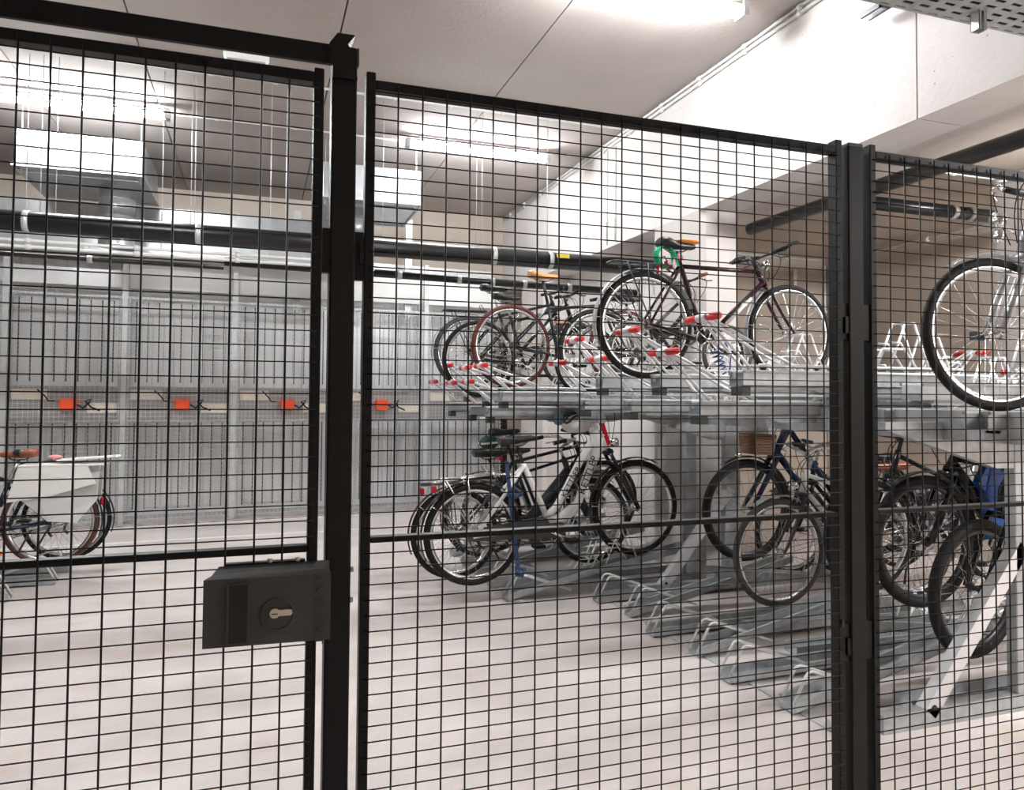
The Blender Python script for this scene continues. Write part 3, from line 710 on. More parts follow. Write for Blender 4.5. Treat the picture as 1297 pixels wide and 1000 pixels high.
# far rack
rf = thing('rack_frame', (2.6, 6.2, 0), 'galvanised frame of the far double-deck bike rack behind the white e-bike', 'bike rack')
MB().box(1.83, 1.88, 5.25, 7.3, 0, .006).build('floor_rail', 'galvb', rf)
for y in (5.42, 7.25):
    MB().box(1.98, 3.5, y-.03, y+.03, 0, .085).build('foot_beam', 'galv', rf)
    MB().bbox(3.36, 3.46, y-.03, y+.03, .085, 1.42, .004).build('upright', 'galvd', rf)
for x in (2.45, 3.3): MB().box(x, x+.06, 5.15, 7.4, 1.33, 1.46).build('long_beam', 'galv', rf)
for i, (y, z) in enumerate([(5.50, 1.56), (5.95, 1.56), (6.55, 1.60)]):
    upper_tray(1.78, y, z, 'high upper tray of the far rack, %s' % ['nearest', 'middle one', 'farthest'][i], 1.7, hx=-.16, hz=.20, grp='upper trays of the far rack')
for i, (y, z) in enumerate([(5.72, 1.44), (6.25, 1.44), (6.95, 1.46)]):
    upper_tray(1.74, y, z, 'low upper tray of the far rack, %s' % ['nearest', 'middle one', 'farthest'][i], 1.7, hx=-.16, hz=.20, grp='upper trays of the far rack')
for i, (y, k) in enumerate([(5.35, 'high'), (5.76, 'low'), (6.17, 'high'), (6.58, 'low'), (6.99, 'high')]):
    lower_tray(1.78, y, k, 'floor tray of the far rack, %s' % ['nearest, under the white e-bike', 'second nearest', 'middle one', 'second farthest', 'farthest'][i], 1.6, 0, 'floor trays of the far rack')
# left rack
for i, (x, y) in enumerate([(-1.5, 6.9), (-1.5, 7.35), (-1.7, 6.45)]):
    lower_tray(x, y, 'low', 'floor tray at the left edge, %s' % ['under the dark blue bike', 'behind the dark blue bike', 'in front of the dark blue bike'][i], 1.5, PI, 'floor trays at the left')
#BIKES#
# ================================================================== BICYCLES
def lerp(a, b, t): return tuple(a[i]+(b[i]-a[i])*t for i in range(len(a)))
def bezier(p0, p1, p2, n=8):
    return [tuple((1-t)**2*a+2*t*(1-t)*b+t*t*c for a, b, c in zip(p0, p1, p2)) for t in [i/n for i in range(n+1)]]
def make_bike(label, loc, d=1, k=1.0, pitch=0., R=.345, WB=1.08, tw=.019, tyre='rubber', rim='alu', frame='diamond', fm='blackpaint', forkm=None,
              BB=None, SC=None, HT=None, CR=None, seat=.14, saddle='blackleather', seatpost='alu', bars='flat', barh=.08, grip='rubber', fender=None, rack=None,
              steer=0., lamp=False, tail=False, tube=.016, lean=0., extra=None, name='bicycle', group=None, nsp=28, front_fender=True, yaw=0., chaincase=None, hubm='alu', stand=True, suspension=False, ffa=(55, 205)):
    """local frame: u forward (+x), v left (+y), w up; origin on the ground under the rear hub."""
    t = bpy.data.objects.new(name, None); COL.objects.link(t); t.empty_display_size = .1
    t.location = loc; t.rotation_mode = 'XYZ'
    t.rotation_euler = (lean, -pitch, (0 if d > 0 else PI)+yaw); t.scale = (k, k, k)
    tag(t, label, 'bicycle', group)
    forkm = forkm or fm
    BB = BB or (.44, .28); SC = SC or (.27, .74); CR = CR or (WB-.17, R+.37); HT = HT or (CR[0]-.055, CR[1]+.16)
    ax = V((HT[0]-CR[0], 0, HT[1]-CR[1])).normalized(); A0 = V((CR[0], 0, CR[1]))
    Ms = Matrix.Translation(A0) @ Matrix.Rotation(steer, 4, ax) @ Matrix.Translation(-A0)
    def st(mb): return mb.xf(lambda p: Ms @ p)
    P = lambda u, w, v=0: V((u, v, w))
    def wheel(nm, u, steered):
        f = st if steered else (lambda m_: m_)
        ro = R-tw
        prof = [(ro+tw*math.cos(a)*1.05, tw*math.sin(a)) for a in [2*PI*i/10 for i in range(10)]]
        w = f(MB().lathe(prof, (u, 0, R), 'y', 44)).build(nm, tyre, t)
        rr = R-2*tw+.004
        rm = f(MB().lathe([(rr, -.011), (rr-.004, -.012), (rr-.022, -.006), (rr-.022, .006), (rr-.004, .012), (rr, .011)], (u, 0, R), 'y', 44))
        sub(rm, 'rim', rim, w)
        sp = MB(); rs = rr-.02
        for i in range(nsp):
            a = 2*PI*i/nsp; s = 1 if i % 2 else -1; b = a+(.9 if (i//2) % 2 else -.9)
            sp.tube([(u+.022*math.cos(b), s*.028, R+.022*math.sin(b)), (u+rs*math.cos(a), s*.003, R+rs*math.sin(a))], .0013, 3, cap=False)
        sub(f(sp), 'spokes', 'spoke', w)
        hb = MB().lathe([(.006, -.055), (.012, -.05), (.012, -.034), (.028, -.03), (.028, -.026), (.014, -.02), (.014, .02), (.028, .026), (.028, .03), (.012, .034), (.012, .05), (.006, .055)], (u, 0, R), 'y', 14)
        sub(f(hb), 'hub', hubm, w)
        return w
    wr = wheel('rear_wheel', 0, False)
    wheel('front_wheel', WB, True)
    # frame
    fr = MB(); tt = tube
    rh = P(0, R)
    bb = P(*BB); sc = P(*SC); ht = P(*HT); cr = P(*CR); hb = cr+ax*.02
    fr.tube([hb, ht], tt*1.25, 12)
    fr.cyl(bb-V((0, .036, 0)), bb+V((0, .036, 0)), .022, 12)
    if frame == 'diamond':
        fr.tube([bb, sc+(sc-bb).normalized()*.02], tt, 10)
        fr.tube([sc-(sc-bb).normalized()*.03, ht-ax*.03], tt*.9, 10); fr.tube([bb, hb+ax*.03], tt*1.1, 10)
    elif frame == 'city':                                   # low single swan tube
        fr.tube([bb, sc], tt, 10)
        fr.tube([tuple(p) for p in bezier(bb, bb+V((.16, 0, .02)), hb+ax*.02)], tt*1.35, 10)
    elif frame == 'mixte':
        fr.tube([bb, sc], tt, 10); fr.tube([bb, hb+ax*.02], tt*1.1, 10)
        fr.tube([bb+(sc-bb)*.42, ht-ax*.03], tt*.9, 10)
    elif frame == 'twin':                                   # two thick white tubes curving into the crank housing
        fr.tube([P(.56, .36), P(.52, .50), sc], tt*.85, 10)
        for dv in (-.008,):
            fr.tube([P(.56, .345), P(.67, .355), P(.76, .395), P(.815, .47), P(.86, .57), P(.93, .70), P(1.01, .84), P(*CR)*.25+P(*HT)*.75-V((.02, 0, 0)), hb+ax*.10], [tt*1.0, tt*1.1, tt*1.15, tt*1.2, tt*1.2, tt*1.3, tt*1.7, tt*1.9, tt*1.5], 14)
            fr.tube([P(.53, .40), P(.60, .42), P(.65, .47), P(.705, .545), P(.765, .63), P(.85, .75), P(.96, .88)], [tt*.9, tt*.95, tt*1.0, tt*1.0, tt*1.0, tt*1.05, tt*1.15], 12)
        fr.tube([P(.56, .36), P(.66, .375), P(.78, .44)], tt*1.2, 10)
    elif frame == 'ebike':
        fr.tube([bb, sc], tt, 10); fr.tube([bb+V((.03, 0, .02)), hb+ax*.03], tt*2.3, 12)
    ss_top = sc-(sc-bb).normalized()*.02
    for s in (-1, 1):
        fr.tube([P(0, R, s*.062), P(0, R, s*.062)*.35+ss_top*.65+V((0, s*.022, 0)), ss_top+V((0, s*.014, 0))], tt*.55, 8)
        fr.tube([P(0, R, s*.062), P(0, R, s*.062)*.3+bb*.7+V((0, s*.02, 0)), bb+V((0, s*.02, 0))], tt*.65, 8)
        fr.box(-.02, .02, s*.062-.003, s*.062+.003, R-.02, R+.03)
    fo = fr.build('frame', fm, t)
    # fork
    fk = MB(); fe = P(WB, R)
    cw = .042 if not suspension else .055
    fk.tube([cr+V((0, -cw, 0)), cr+V((0, cw, 0))], tt*1.1, 8)
    for s in (-1, 1):
        a = cr+V((0, s*cw, -.005)); e = P(WB, R, s*.052)
        if suspension: fk.tube([a, a+(e-a)*.4, a+(e-a)*.42, e], [.014, .014, .02, .018], 10)
        else:
            mdl = a-ax*(.62*(a-e).length); fk.tube(bezier(a, mdl, e, 8), [tt*.85-.00*i for i in range(4)]+[tt*.75]*3+[tt*.6, tt*.5], 8)
    st(fk).build('fork', forkm, t)
    # saddle and post
    sp_dir = (sc-bb).normalized(); top = sc+sp_dir*seat
    MB().tube([sc, top], .0135, 10).build('seat_post', seatpost, t)
    sd = MB(); secs = [(-.13, .050, .02), (-.12, .075, .03), (-.08, .078, .032), (-.02, .05, .026), (.04, .026, .022), (.11, .018, .020), (.14, .012, .012)]
    vs = []; n = 12
    for (u, hw, hh) in secs:
        for j in range(n):
            a = 2*PI*j/n; vs.append(top+V((u, hw*math.cos(a), .045+hh*math.sin(a)*(1 if math.sin(a) > 0 else 1.3)+(.012 if u < -.05 else 0))))
    fs = [(i*n+j, (i+1)*n+j, (i+1)*n+(j+1) % n, i*n+(j+1) % n) for i in range(len(secs)-1) for j in range(n)]
    sd.add(vs, fs, True); sd.add([vs[j] for j in range(n)], [tuple(range(n))]); sd.add([vs[-n+j] for j in range(n)], [tuple(range(n-1, -1, -1))])
    so = sd.build('saddle', saddle, t)
    rl = MB()
    for s in (-1, 1): rl.tube([top+V((-.09, s*.03, .03)), top+V((-.04, s*.022, 0)), top+V((.04, s*.02, 0)), top+V((.10, s*.01, .03))], .0035, 6)
    sub(rl, 'saddle_rails', 'darkmetal', so)
    # handlebar
    hbm = MB(); c0 = ht+ax*barh
    hbm.tube([ht, c0], .0135, 8)
    stemm = V((.06, 0, .012)) if bars != 'city' else V((.04, 0, .03))
    hbm.tube([c0, c0+stemm], .014, 8); c = c0+stemm
    GR = []
    if bars == 'flat':
        for s in (-1, 1):
            e = c+V((-.03, s*.29, .015)); hbm.tube([c, c+V((0, s*.08, .004)), e], .0115, 8)
            GR.append(MB().tube([e+V((.010, -s*.12, -.003)), e], .016, 8))
            hbm.tube([c+V((.0, s*.15, .0)), c+V((.05, s*.17, -.02)), c+V((.05, s*.25, -.03))], .005, 6)
    elif bars == 'barends':
        for s in (-1, 1):
            e = c+V((-.02, s*.29, .01)); hbm.tube([c, e], .0115, 8); g_ = MB().tube([e+V((0, -s*.12, 0)), e], .016, 8); GR.append(g_)
            g_.tube([e, e+V((.05, s*.01, .035)), e+V((.11, s*-.01, .05))], .012, 8)
            hbm.tube([c+V((.0, s*.14, .0)), c+V((.05, s*.16, -.02)), c+V((.05, s*.25, -.03))], .005, 6)
    else:
        for s in (-1, 1):
            pts = [c, c+V((.03, s*.06, .03)), c+V((.02, s*.17, .06)), c+V((-.07, s*.25, .06)), c+V((-.20, s*.26, .04))]
            hbm.tube(pts, .0115, 8); GR.append(MB().tube([pts[3]+V((-.02, 0, -.003)), pts[4]], .0165, 8))
            hbm.tube([c+V((.02, s*.16, .05)), c+V((.03, s*.2, .02)), c+V((-.06, s*.27, .0))], .005, 6)
    ho = st(hbm).build('handlebar', 'darkmetal' if bars != 'city' else 'alu', t)
    for g_ in GR: sub(st(g_), 'grip', grip, ho)
    cbm = MB()
    for s in (-1, 1): cbm.tube(bezier(c+V((.05, s*.14, 0)), c+V((.17, s*.06, -.02)), cr+V((.03, s*.02, .06))), .0028, 5)
    cbm.tube(bezier(c+V((.05, .1, 0)), c+V((.13, .02, -.12)), hb+V((-.03, .02, 0))), .0028, 5)
    st(cbm).build('brake_cables', 'rubber', t)
    # crankset, chain, pedals
    cs = MB(); yy = -.045
    cs.lathe([(.085, yy-.002), (.092, yy-.002), (.092, yy+.002), (.085, yy+.002)], (bb.x, 0, bb.z), 'y', 32)
    for i in range(5):
        a = 2*PI*i/5; cs.tube([(bb.x, yy, bb.z), (bb.x+.087*math.cos(a), yy, bb.z+.087*math.sin(a))], .006, 6)
    cs.cyl((bb.x, yy-.012, bb.z), (bb.x, .06, bb.z), .014, 10)
    ca = -.5
    cr1 = V((bb.x+.17*math.cos(ca), -.07, bb.z+.17*math.sin(ca))); cr2 = V((bb.x-.17*math.cos(ca), .07, bb.z-.17*math.sin(ca)))
    cs.tube([(bb.x, -.06, bb.z), cr1], .010, 8); cs.tube([(bb.x, .06, bb.z), cr2], .010, 8)
    co_ = cs.build('crankset', 'alu', t)
    for (q, s) in ((cr1, -1), (cr2, 1)):
        pe = MB(); pe.box(q.x-.045, q.x+.045, min(q.y, q.y+s*.09), max(q.y, q.y+s*.09), q.z-.011, q.z+.011); sub(pe, 'pedal', 'rubber', co_)
    if chaincase:
        cc = MB(); cc.prism([(0-.06, R-.045), (bb.x+.07, bb.z-.10), (bb.x+.115, bb.z-.04), (bb.x+.11, bb.z+.06), (bb.x+.04, bb.z+.105), (-.06, R+.045)], -.062, -.036, 'y'); cc.build('chain_case', chaincase, t)
    else:
        chn = MB()
        for s in (1, -1): chn.tube([(0, yy, R+s*.036), (bb.x, yy, bb.z+s*.088)], .0045, 5)
        chn.build('chain', 'chain', t)
        MB().lathe([(.02, yy-.008), (.04, yy-.008), (.034, yy+.012), (.02, yy+.012)], (0, 0, R), 'y', 20).build('sprockets', 'chain', t)
        MB().tube([(0.01, yy, R-.03), (.03, yy, R-.09), (.0, yy, R-.13)], .012, 6).build('derailleur', 'darkmetal', t)
    if fender:
        rf_ = R+.016
        prof = [(rf_, -.026), (rf_+.006, -.018), (rf_+.009, 0), (rf_+.006, .018), (rf_, .026), (rf_+.003, .018), (rf_+.006, 0), (rf_+.003, -.018)]
        fb = MB().lathe(prof, (0, 0, R), 'y', 28, True, math.radians(20), math.radians(200)).build('rear_mudguard', fender, t)
        sy = MB()
        for s in (-1, 1):
            for a in (140, 175): sy.tube([(0, s*.06, R), (rf_*math.cos(math.radians(a)), s*.026, R+rf_*math.sin(math.radians(a)))], .0025, 5)
        sub(sy, 'stays', 'alu', fb)
        if front_fender:
            ff = st(MB().lathe(prof, (WB, 0, R), 'y', 26, True, math.radians(ffa[0]), math.radians(ffa[1]))).build('front_mudguard', fender, t)
            sy = MB()
            for s in (-1, 1):
                for a in (ffa[1]-35, ffa[1]-9): sy.tube([(WB, s*.055, R), (WB+rf_*math.cos(math.radians(a)), s*.026, R+rf_*math.sin(math.radians(a)))], .0025, 5)
            sub(st(sy), 'stays', 'alu', ff)
    if rack:
        rk_ = MB(); z = R*2+.045
        x0, x1 = -.26, .16
        rk_.tube([(x1, -.055, z), (x0+.02, -.06, z), (x0, -.04, z), (x0, .04, z), (x0+.02, .06, z), (x1, .055, z)], .006, 8, True)
        for v in (-.02, .02): rk_.tube([(x1, v, z), (x0, v, z)], .004, 6)
        for x in (-.12, .04): rk_.tube([(x, -.06, z), (x, .06, z)], .004, 6)
        for s in (-1, 1):
            for x in (-.17, -.02): rk_.tube([(0, s*.068, R+.02), (x, s*.062, z)], .005, 6)
            rk_.tube([(x1, s*.04, z), (sc.x-.02, s*.015, sc.z-.08)], .005, 6)
        rk_.tube([(x1-.02, -.045, z), (x1-.05, -.04, z+.06), (x1-.05, .04, z+.06), (x1-.02, .045, z)], .004, 6)
        ro_ = rk_.build('luggage_rack', rack, t)
    if tail:
        MB().bbox(-.27 if rack else -R-.04, -.235 if rack else -R-.01, -.028, .028, R*2-.03 if rack else R*1.3, R*2+.02 if rack else R*1.3+.05, .006).build('rear_light', 'redlens', t)
    if lamp:
        lm = MB(); p = cr+V((.07, 0, .06)); lm.lathe([(.008, -.05), (.028, -.03), (.034, .02), (.0, .026)], tuple(p), 'x', 16, False)
        lm.tube([cr+V((.02, 0, .03)), p], .004, 5); st(lm).build('head_lamp', 'chrome', t)
    if stand: MB().tube([(.12, .06, R-.05), (.20, .11, .12)], .008, 6).build('kickstand', 'darkmetal', t)
    t['st'] = 0; del t['st']
    bpy.context.view_layer.update()
    return t, dict(sc=sc, bb=bb, ht=ht, cr=cr, c=c, top=top, hb=hb, ax=ax, R=R, WB=WB, st=st)

def spiral(mb, p, q, r, turns, tr, n=10):
    p, q = V(p), V(q); d = (q-p); a = d.normalized(); u = a.orthogonal().normalized(); w = a.cross(u)
    pts = [p+d*(i/(turns*n))+(u*math.cos(2*PI*i/n)+w*math.sin(2*PI*i/n))*r for i in range(turns*n+1)]
    return mb.tube(pts, tr, 6)
def letters(txt, size, p, q, y, m_, parent, name='lettering'):     # lettering along p->q on the side facing -y
    tx = text_mb(txt, size, .0008); p, q = V(p), V(q); c = (p+q)/2; d = (q-p).normalized(); n = V((-d.z, 0, d.x))
    tx.xf(lambda v: V((c.x+d.x*v.x+n.x*v.y, y-v.z, c.z+d.z*v.x+n.z*v.y)))
    return tx.build(name, m_, parent, None)

# ---- maroon trekking bike on the near high tray
b, g = make_bike('maroon trekking bike with grey mudguards and green cable lock on the near upper rack', (2.325, 4.22, 1.648), 1, .985, -.02, .345, 1.13, .019,
    'rubber', 'alu', 'diamond', 'maroon', BB=(.445, .265), SC=(.245, .775), HT=(.845, .785), CR=(.93, .645), seat=.07, bars='barends', barh=.07,
    fender='fendergrey', front_fender=True, ffa=(118, 208), rack='darkmetal', stand=False, tube=.0165, grip='rubber')
gl = MB()
for i in range(3):
    gl.tube([(.13+.055*math.cos(a)*(1+.1*i), -.02+.015*i, .80+.07*math.sin(a)) for a in [2*PI*j/16 for j in range(16)]], .0085, 8, True)
gl.tube([(.16, -.02, .87), (.20, -.03, .80), (.22, -.03, .74)], .0085, 8); gl.tube([(.08, 0, .82), (.12, 0, .74), (.10, 0, .72)], .0085, 8)
o = gl.build('coiled_cable_lock', 'green', b, 'green coiled cable lock')
MB().box(.145, .20, -.025, .025, .725, .775).build('rear_reflector', 'redlens', b)
MB().box(.085, .11, -.02, .02, .68, .76).build('lock_strap', 'redlens', b)
MB().cyl((.243, -.018, .80), (.243, .018, .80), .022, 12).build('seat_clamp', 'redlens', b)
MB().ell((.30, 0, .915), .10, .052, .016).build('saddle_stripe', 'orangevinyl', b)
mb = MB()
for i, w_ in enumerate((.018, .012, .02, .01, .022, .016)): mb.box(.50+.03*i, .50+.03*i+w_, -.0165, -.0145, .781, .791)
mb.build('top_tube_marks', 'lettergold', b)
MB().tube([(.60, 0, .385), (.80, 0, .575)], .0195, 10).build('down_tube_decal', 'whitepaint', b, 'white decal')
mb = MB(); st_ = g['st']
st_(mb.lathe([(0, -.004), (.04, -.004), (.042, 0), (.04, .004), (0, .004)], (.90, -.03, .80), 'x', 20, False)).build('round_lamp', 'chrome', b)
sp_ = MB(); spiral(sp_, (.50, -.05, .20), (.56, -.05, .05), .03, 5, .005)
sp_.tube([(.57, -.05, .26), (.62, -.05, .18), (.61, -.05, .05), (.56, -.05, -.0)], .005, 6); sp_.build('spiral_lock', 'blue', b, 'blue spiral cable lock')

# ---- white e-bike at the front of the far rack
b, g = make_bike('white step-through e-bike with black frame lettering in the far lower rack', (1.57, 5.35, .135), 1, 1.06, .105, .355, 1.27, .023,
    'rubber', 'alu', 'twin', 'whitepaint', forkm='blackpaint', BB=(.54, .30), SC=(.41, .80), HT=(1.00, 1.03), CR=(1.08, .80), seat=.13, bars='city', barh=.08, fender='blackpaint',
    rack='alu', tail=True, lamp=True, suspension=True, tube=.026, seatpost='blackpaint')
letters('KETTLER', .076, (.855, 0, .575), (.94, 0, .735), -.036, 'letterdark', b, 'frame_lettering')
letters('KETTLER', .062, (.70, 0, .54), (.815, 0, .70), -.030, 'letterdark', b, 'frame_lettering')
MB().bbox(.40, .68, -.05, .05, .225, .345, .02).build('motor_housing', 'blackplastic', b)
MB().prism([(-.05, .32), (.56, .25), (.58, .33), (.50, .41), (-.05, .395)], -.064, -.05, 'y').build('chain_guard', 'blackplastic', b)
mb = MB(); mb.prism([(.245, .84), (.27, .84), (.285, .05), (.255, .05)], -.105, -.095, 'y'); mb.build('dangling_strap', 'bluestrap', b, 'dark blue strap')
mb = MB(); mb.tube([(.25, -.09, .62), (.30, -.12, .59), (.35, -.09, .60), (.31, -.06, .64), (.27, -.10, .60)], .018, 8); mb.build('strap_knot', 'bluestrap', b)
mb = MB(); mb.tube([(.25, -.10, .07), (.29, -.12, .04), (.32, -.09, .07), (.27, -.07, .09), (.26, -.11, .04)], .016, 8); mb.build('strap_knot', 'bluestrap', b)
st_ = g['st']; c = g['cr']
MB().prism([(1.02, 1.02), (1.06, 1.04), (1.10, .86), (1.075, .84)], -.03, .03, 'y').build('headtube_badge', 'redlens', b)

# ---- the two bikes behind it
b, g = make_bike('black e-bike with a thick down tube parked right behind the white e-bike', (1.52, 5.80, .08), 1, 1.02, .04, .35, 1.16, .022, 'rubber', 'alu', 'ebike', 'slate', seat=.2,
    fender='brownrubber2', rack='darkmetal', tail=True, bars='city', BB=(.50, .29), SC=(.36, .72), suspension=True, tube=.02, grip='rubber')
b2, g2 = make_bike('dark bike with a green bag under its saddle, behind the black e-bike', (1.90, 6.25, .14), 1, 1.02, .08, .35, 1.12, .02, 'rubber', 'alu', 'diamond', 'blackpaint', seat=.2,
    fender='brownrubber2', tail=True, bars='flat', BB=(.46, .28), SC=(.30, .80), seatpost='blackpaint')
mb = MB(); mb.ell((.10, 0, .96), .09, .06, .06); mb.build('saddle_bag', 'darkgreen', b2, 'dark green saddle bag')
MB().box(.02, .18, -.062, .062, .95, .965).build('saddle_bag_stripe', 'whiteplastic', b2)
for u in (.02, .17): MB().box(u, u+.03, -.03, .03, .80 if u > .1 else .84, .85 if u > .1 else .92).build('rear_light', 'redlens', b2)
b3, g3 = make_bike('dark bike with small headlamp, farthest in the far lower rack', (2.15, 6.70, .08), 1, 1.0, .04, .345, 1.08, .018, 'greyrubber', 'alu', 'diamond', 'navy', seat=.15, bars='flat', lamp=True)
# helmet hanging on the handlebar of the black e-bike
hm = MB(); hc = V((2.47, 5.60, 1.31))
hm.ell(tuple(hc), .14, .10, .085, 16, 10)
hm = tag(hm.build('cycle_helmet', 'whiteplastic', None), 'white and green cycle helmet hung over a handlebar in the far lower rack', 'helmet')
mb = MB()
for i in range(-2, 3): mb.tube([(hc.x-.13+.26*j/8, hc.y+i*.036-(.0), hc.z+.088*math.sqrt(max(0, 1-((j-4)/4.2)**2-(i*.036/.105)**2))+.004) for j in range(9)], .009, 6)
mb.build('helmet_vents', 'darkmetal', hm)
mb = MB().ell((2.31, 5.60, 1.345), .05, .05, .05); tag(mb.build('handlebar_lamp', 'bluegrey', None), 'round blue-grey lamp on a handlebar left of the hanging helmet', 'lamp')

# ---- far upper rack
b, g = make_bike('dark slim bike with tan saddle and red-brown tyres on the far upper rack', (2.02, 5.95, 1.60), 1, 1.0, .0, .35, 1.06, .019, 'brownrubber', 'alu', 'diamond', 'slate', seat=.21, saddle='tan', seatpost='darkmetal',
    bars='flat', barh=.03, stand=False, SC=(.33, .71), HT=(.85, .76), CR=(.91, .63), fender=None, BB=(.43, .27))
MB().box(.40, .50, -.03, .03, .56, .585).build('frame_label', 'tan', b)
b, g = make_bike('black-saddled bike with grey tyres, farthest on the far upper rack', (1.93, 6.95, 1.60), 1, 1.0, .0, .35, 1.08, .022, 'greyrubber', 'alu', 'diamond', 'blackpaint', seat=.20, fender='fendergrey', rack='darkmetal', bars='flat', stand=False, saddle='blackleather', SC=(.30, .74))
b, g = make_bike('black bike between the tan-saddled and the farthest bike of the far upper rack', (1.90, 6.50, 1.52), 1, 1.0, .0, .345, 1.08, .02, 'rubber', 'alu', 'diamond', 'blackpaint', seat=.16, bars='flat', stand=False, saddle='blackleather', SC=(.30, .72))
b, g = make_bike('black bike with brown grips, nearest on the far upper rack', (2.60, 5.50, 1.56), 1, 1.0, 0., .34, 1.06, .02, 'rubber', 'alu', 'mixte', 'blackpaint', seat=.10, bars='flat', grip='brownleather', stand=False, SC=(.30, .64), fender='blackpaint')
b, g = make_bike('small grey-tyred bike with brown pedals behind the rear wheel of the maroon bike', (2.62, 4.90, 1.64), 1, .80, 0., .28, 1.0, .022, 'greyrubber', 'alu', 'mixte', 'darkmetal', seat=.02, bars='flat', barh=-.05, stand=False, SC=(.30, .40), HT=(.78, .52), CR=(.80, .46), BB=(.42, .26))

# ---- silver city bike at right, facing left, on the upper tray of the right bay side
b, g = make_bike('silver city bike with big front wheel and chrome lamp, cut by the right picture edge', (4.33, 2.52, 1.475), -1, 1.0, .0, .355, 1.13, .021, 'rubber', 'alu', 'city', 'silver', CR=(.965, .72), HT=(.905, .90), seat=.15, SC=(.27, .70),
    bars='city', barh=.16, fender='silver', steer=-.22, rack='alu', lamp=False, stand=False, tube=.018, hubm='chrome', suspension=True, front_fender=True)
mb = MB(); p = g['cr']+V((.10, 0, .17)); mb.lathe([(.0, -.02), (.035, -.015), (.04, .02), (.0, .022)], tuple(p), 'x', 20, False); mb.lathe([(.0, -.01), (.03, -.008), (.034, .02), (.0, .022)], tuple(p-V((0, 0, .075))), 'x', 20, False)
mb.tube([p, g['cr']+V((.01, 0, .10))], .006, 6); g['st'](mb).build('head_lamp', 'chrome', b)
MB().box(1.08, 1.17, -.10, -.06, .33, .37).build('reflector_clip', 'blackplastic', b)

# ---- lower bikes facing left on the right bay side
b, g = make_bike('dark blue city bike with a wicker basket in the near lower rack', (4.43, 4.50, .33), -1, 1.0, .04, .36, 1.15, .022, 'rubber', 'darkmetal', 'mixte', 'navy', tube=.023, seat=.2, bars='city', fender='blackpaint', lamp=False, rack='darkmetal', SC=(.28, .70), HT=(.80, .98), CR=(.93, .74))
bk = MB(); 
def basket(mb, u0, u1, v0, v1, z0, z1, fl=.02):
    o = [(u0-fl, v0-fl), (u1+fl, v0-fl), (u1+fl, v1+fl), (u0-fl, v1+fl)]; i = [(u0, v0), (u1, v0), (u1, v1), (u0, v1)]
    vs = [(x, y, z0) for x, y in i]+[(x, y, z1) for x, y in o]+[(x*.94+.06*(u0+u1)/2, y*.94+.06*(v0+v1)/2, z1) for x, y in o]+[(x*.94+.06*(u0+u1)/2, y*.94+.06*(v0+v1)/2, z0+.01) for x, y in i]
    fs = [(3, 2, 1, 0)]+[(a, (a+1) % 4, 4+(a+1) % 4, 4+a) for a in range(4)]+[(4+a, 4+(a+1) % 4, 8+(a+1) % 4, 8+a) for a in range(4)]+[(8+a, 8+(a+1) % 4, 12+(a+1) % 4, 12+a) for a in range(4)]+[(12, 13, 14, 15)]
    return mb.add(vs, fs)
basket(bk, 1.0, 1.15, -.09, .09, .755, .90, .012); bk.build('wicker_basket', 'wicker', b, 'brown wicker basket')
MB().ell((1.235, 0, .745), .03, .024, .024).build('head_lamp', 'chrome', b)
b, g = make_bike('white bike with brown saddle and patterned bag in the near lower rack', (4.37, 4.08, .15), -1, 1.0, .02, .35, 1.14, .02, 'greyrubber', 'alu', 'diamond', 'whitepaint', forkm='darkmetal', seat=.17, saddle='brownleather', bars='city', fender='fendergrey', rack='alu', SC=(.29, .70), lamp=True)
bg = MB(); 
for s in (-1, 1): bg.bbox(-.24, .12, s*.11-.055, s*.11+.055, .48, .80, .02)
bg.bbox(-.24, .12, -.12, .12, .765, .80, .01); bg.build('pannier_bag', 'floral', b, 'purple and white patterned double pannier')
mb = MB()
for i in range(6): mb.box(.335-.004*i, .352-.004*i, -.0185, -.016, .50+.022*i, .508+.022*i)
mb.build('seat_tube_marks', 'letterdark', b)
b, g = make_bike('black bike with black saddle hidden in part by the short black post', (4.70, 3.70, .30), -1, 1.0, .03, .345, 1.10, .02, 'rubber', 'alu', 'diamond', 'blackpaint', seat=.16, bars='flat', fender='blackpaint', rack='darkmetal', SC=(.29, .66))
b, g = make_bike('black e-bike with thick tyres behind the nearest wheel at right', (4.66, 3.22, .34), -1, 1.0, .03, .365, 1.15, .026, 'rubber', 'darkmetal', 'ebike', 'blackpaint', seat=.12, bars='flat', fender='blackpaint', rack='darkmetal', suspension=True, tube=.02, SC=(.28, .62), HT=(.90, .88), hubm='darkmetal')
b, g = make_bike('black mountain bike with the nearest thick front tyre beside the right upright', (4.68, 2.92, .19), -1, 1.0, .0, .36, 1.14, .029, 'rubber', 'darkmetal', 'diamond', 'blackpaint', seat=.10, bars='flat', steer=.12, suspension=True, SC=(.29, .62), stand=False, hubm='darkmetal')
b, g = make_bike('dark city bike behind the basket bike in the near lower rack', (5.12, 4.92, .12), -1, 1.0, .02, .345, 1.10, .02, 'rubber', 'alu', 'mixte', 'blackpaint', tube=.02, seat=.18, bars='city', fender='blackpaint', rack='darkmetal', SC=(.28, .70))
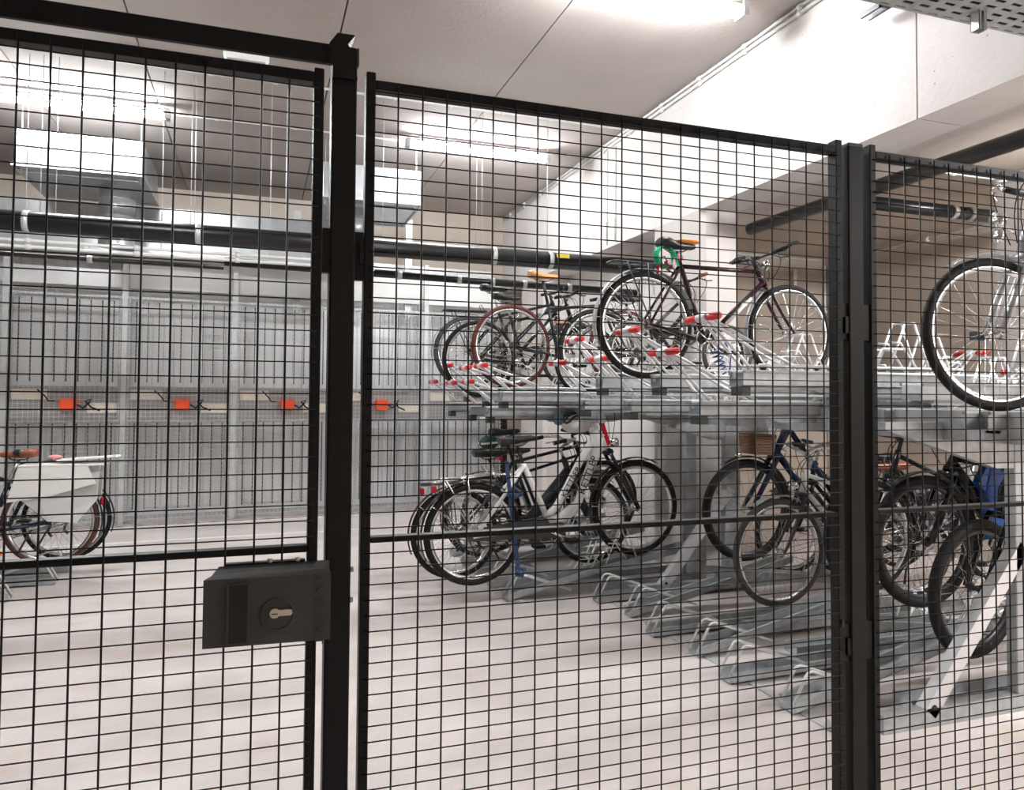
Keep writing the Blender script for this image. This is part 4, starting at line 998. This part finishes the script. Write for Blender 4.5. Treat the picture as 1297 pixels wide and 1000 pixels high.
# blue nylon cover hanging from a handlebar
mb = MB(); nU, nV = 8, 12; vs = []
for j in range(nV+1):
    tt = j/nV; z = 1.27-.52*tt; w = .07+.09*min(1, tt*2.2)-.03*max(0, tt-.5); xc = 3.99+.04*tt
    for i in range(nU*2):
        a = 2*PI*i/(nU*2); vs.append((xc+w*math.cos(a)*(1+.12*math.sin(3*a+4*tt)), 3.15+.05*math.sin(a)*(1+.3*math.cos(5*a)), z))
nn = nU*2
mb.add(vs, [(j*nn+i, j*nn+(i+1) % nn, (j+1)*nn+(i+1) % nn, (j+1)*nn+i) for j in range(nV) for i in range(nn)], True)
mb.add(vs[:nn], [tuple(range(nn))]); mb.add(vs[-nn:], [tuple(range(nn-1, -1, -1))])
mb.prism([(3.82, 1.06), (3.95, 1.25), (4.0, 1.27), (4.0, 1.0), (3.86, 1.02)], 3.12, 3.16, 'y')
tag(mb.build('rain_cover', 'bluecloth', None), 'shiny blue nylon cover hanging beside the right upright', 'cover')

# ---- bikes at the left edge, facing left
b, g = make_bike('dark blue bike with brown saddle and white panniers at the left edge', (-1.55, 6.9, .15), -1, 1.0, 0, .35, 1.10, .02, 'brownrubber2', 'alu', 'mixte', 'navy', seat=.20, saddle='brownleather', bars='city', fender='navy', rack='alu', tail=False, SC=(.30, .66), lean=0)
mb = MB(); 
for s in (-1, 1):
    v0 = s*.10
    mb.add([(-.36, v0, .80), (.16, v0, .82), (.20, v0+s*.03, .56), (-.02, v0+s*.10, .38), (-.22, v0+s*.10, .36), (-.34, v0+s*.02, .52),
            (-.36, v0-s*.03, .80), (.16, v0-s*.03, .82), (.20, v0-s*.03, .56), (-.02, v0-s*.03, .40), (-.22, v0-s*.03, .38), (-.34, v0-s*.03, .52)],
           [(0, 1, 2, 3, 4, 5), (11, 10, 9, 8, 7, 6)]+[(i, 6+i, 6+(i+1) % 6, (i+1) % 6) for i in range(6)])
mb.build('pannier_bags', 'greyfabric', b, 'pale grey tarpaulin panniers')
mb = MB()
for s in (-1, 1): mb.add([(-.28, s*.145, .80), (.20, s*.145, .80), (.27, s*.16, .53), (-.02, s*.17, .57), (-.34, s*.17, .66), (-.28, s*.135, .80), (.20, s*.135, .80), (.27, s*.14, .53), (-.02, s*.14, .57), (-.34, s*.14, .66)], [(0, 1, 2, 3, 4), (9, 8, 7, 6, 5)]+[(i, 5+i, 5+(i+1) % 5, (i+1) % 5) for i in range(5)])
mb.bbox(-.40, .20, -.15, .15, .80, .815, .003); mb.build('pannier_flaps', 'whitefabric', b, 'white pannier flaps')
mb = MB(); mb.prism([(-.48, .86), (-.05, .835), (-.05, .845), (-.47, .87)], -.10, .10, 'y'); mb.build('top_board', 'whiteplastic', b)
MB().ell((-.02, 0, .865), .05, .04, .018).build('pink_cloth', 'pink', b)
MB().ell((-.37, 0, .50), .022, .03, .035).build('rear_reflector', 'redlens', b)
sub(MB().ell((.22, 0, .90), .06, .05, .035), 'saddle_bag', 'blackleather', [c for c in b.children if c.name.startswith('saddle')][0])
b, g = make_bike('dark bike behind the dark blue bike at the left edge', (-1.53, 7.35, .10), -1, 1.0, 0, .345, 1.08, .019, 'rubber', 'alu', 'diamond', 'blackpaint', seat=.12, bars='flat', fender='darkmetal', rack='darkmetal', SC=(.28, .66))
b, g = make_bike('bike with an amber reflector, nearest at the left edge, mostly out of view', (-2.15, 6.45, .12), -1, 1.0, 0, .35, 1.08, .02, 'brownrubber2', 'alu', 'diamond', 'darkmetal', seat=.12, bars='flat', SC=(.28, .66))
MB().ell((-.55+.2, -.03, .22), .04, .008, .022).build('reflector', 'amber', b)
bpy.context.view_layer.update()
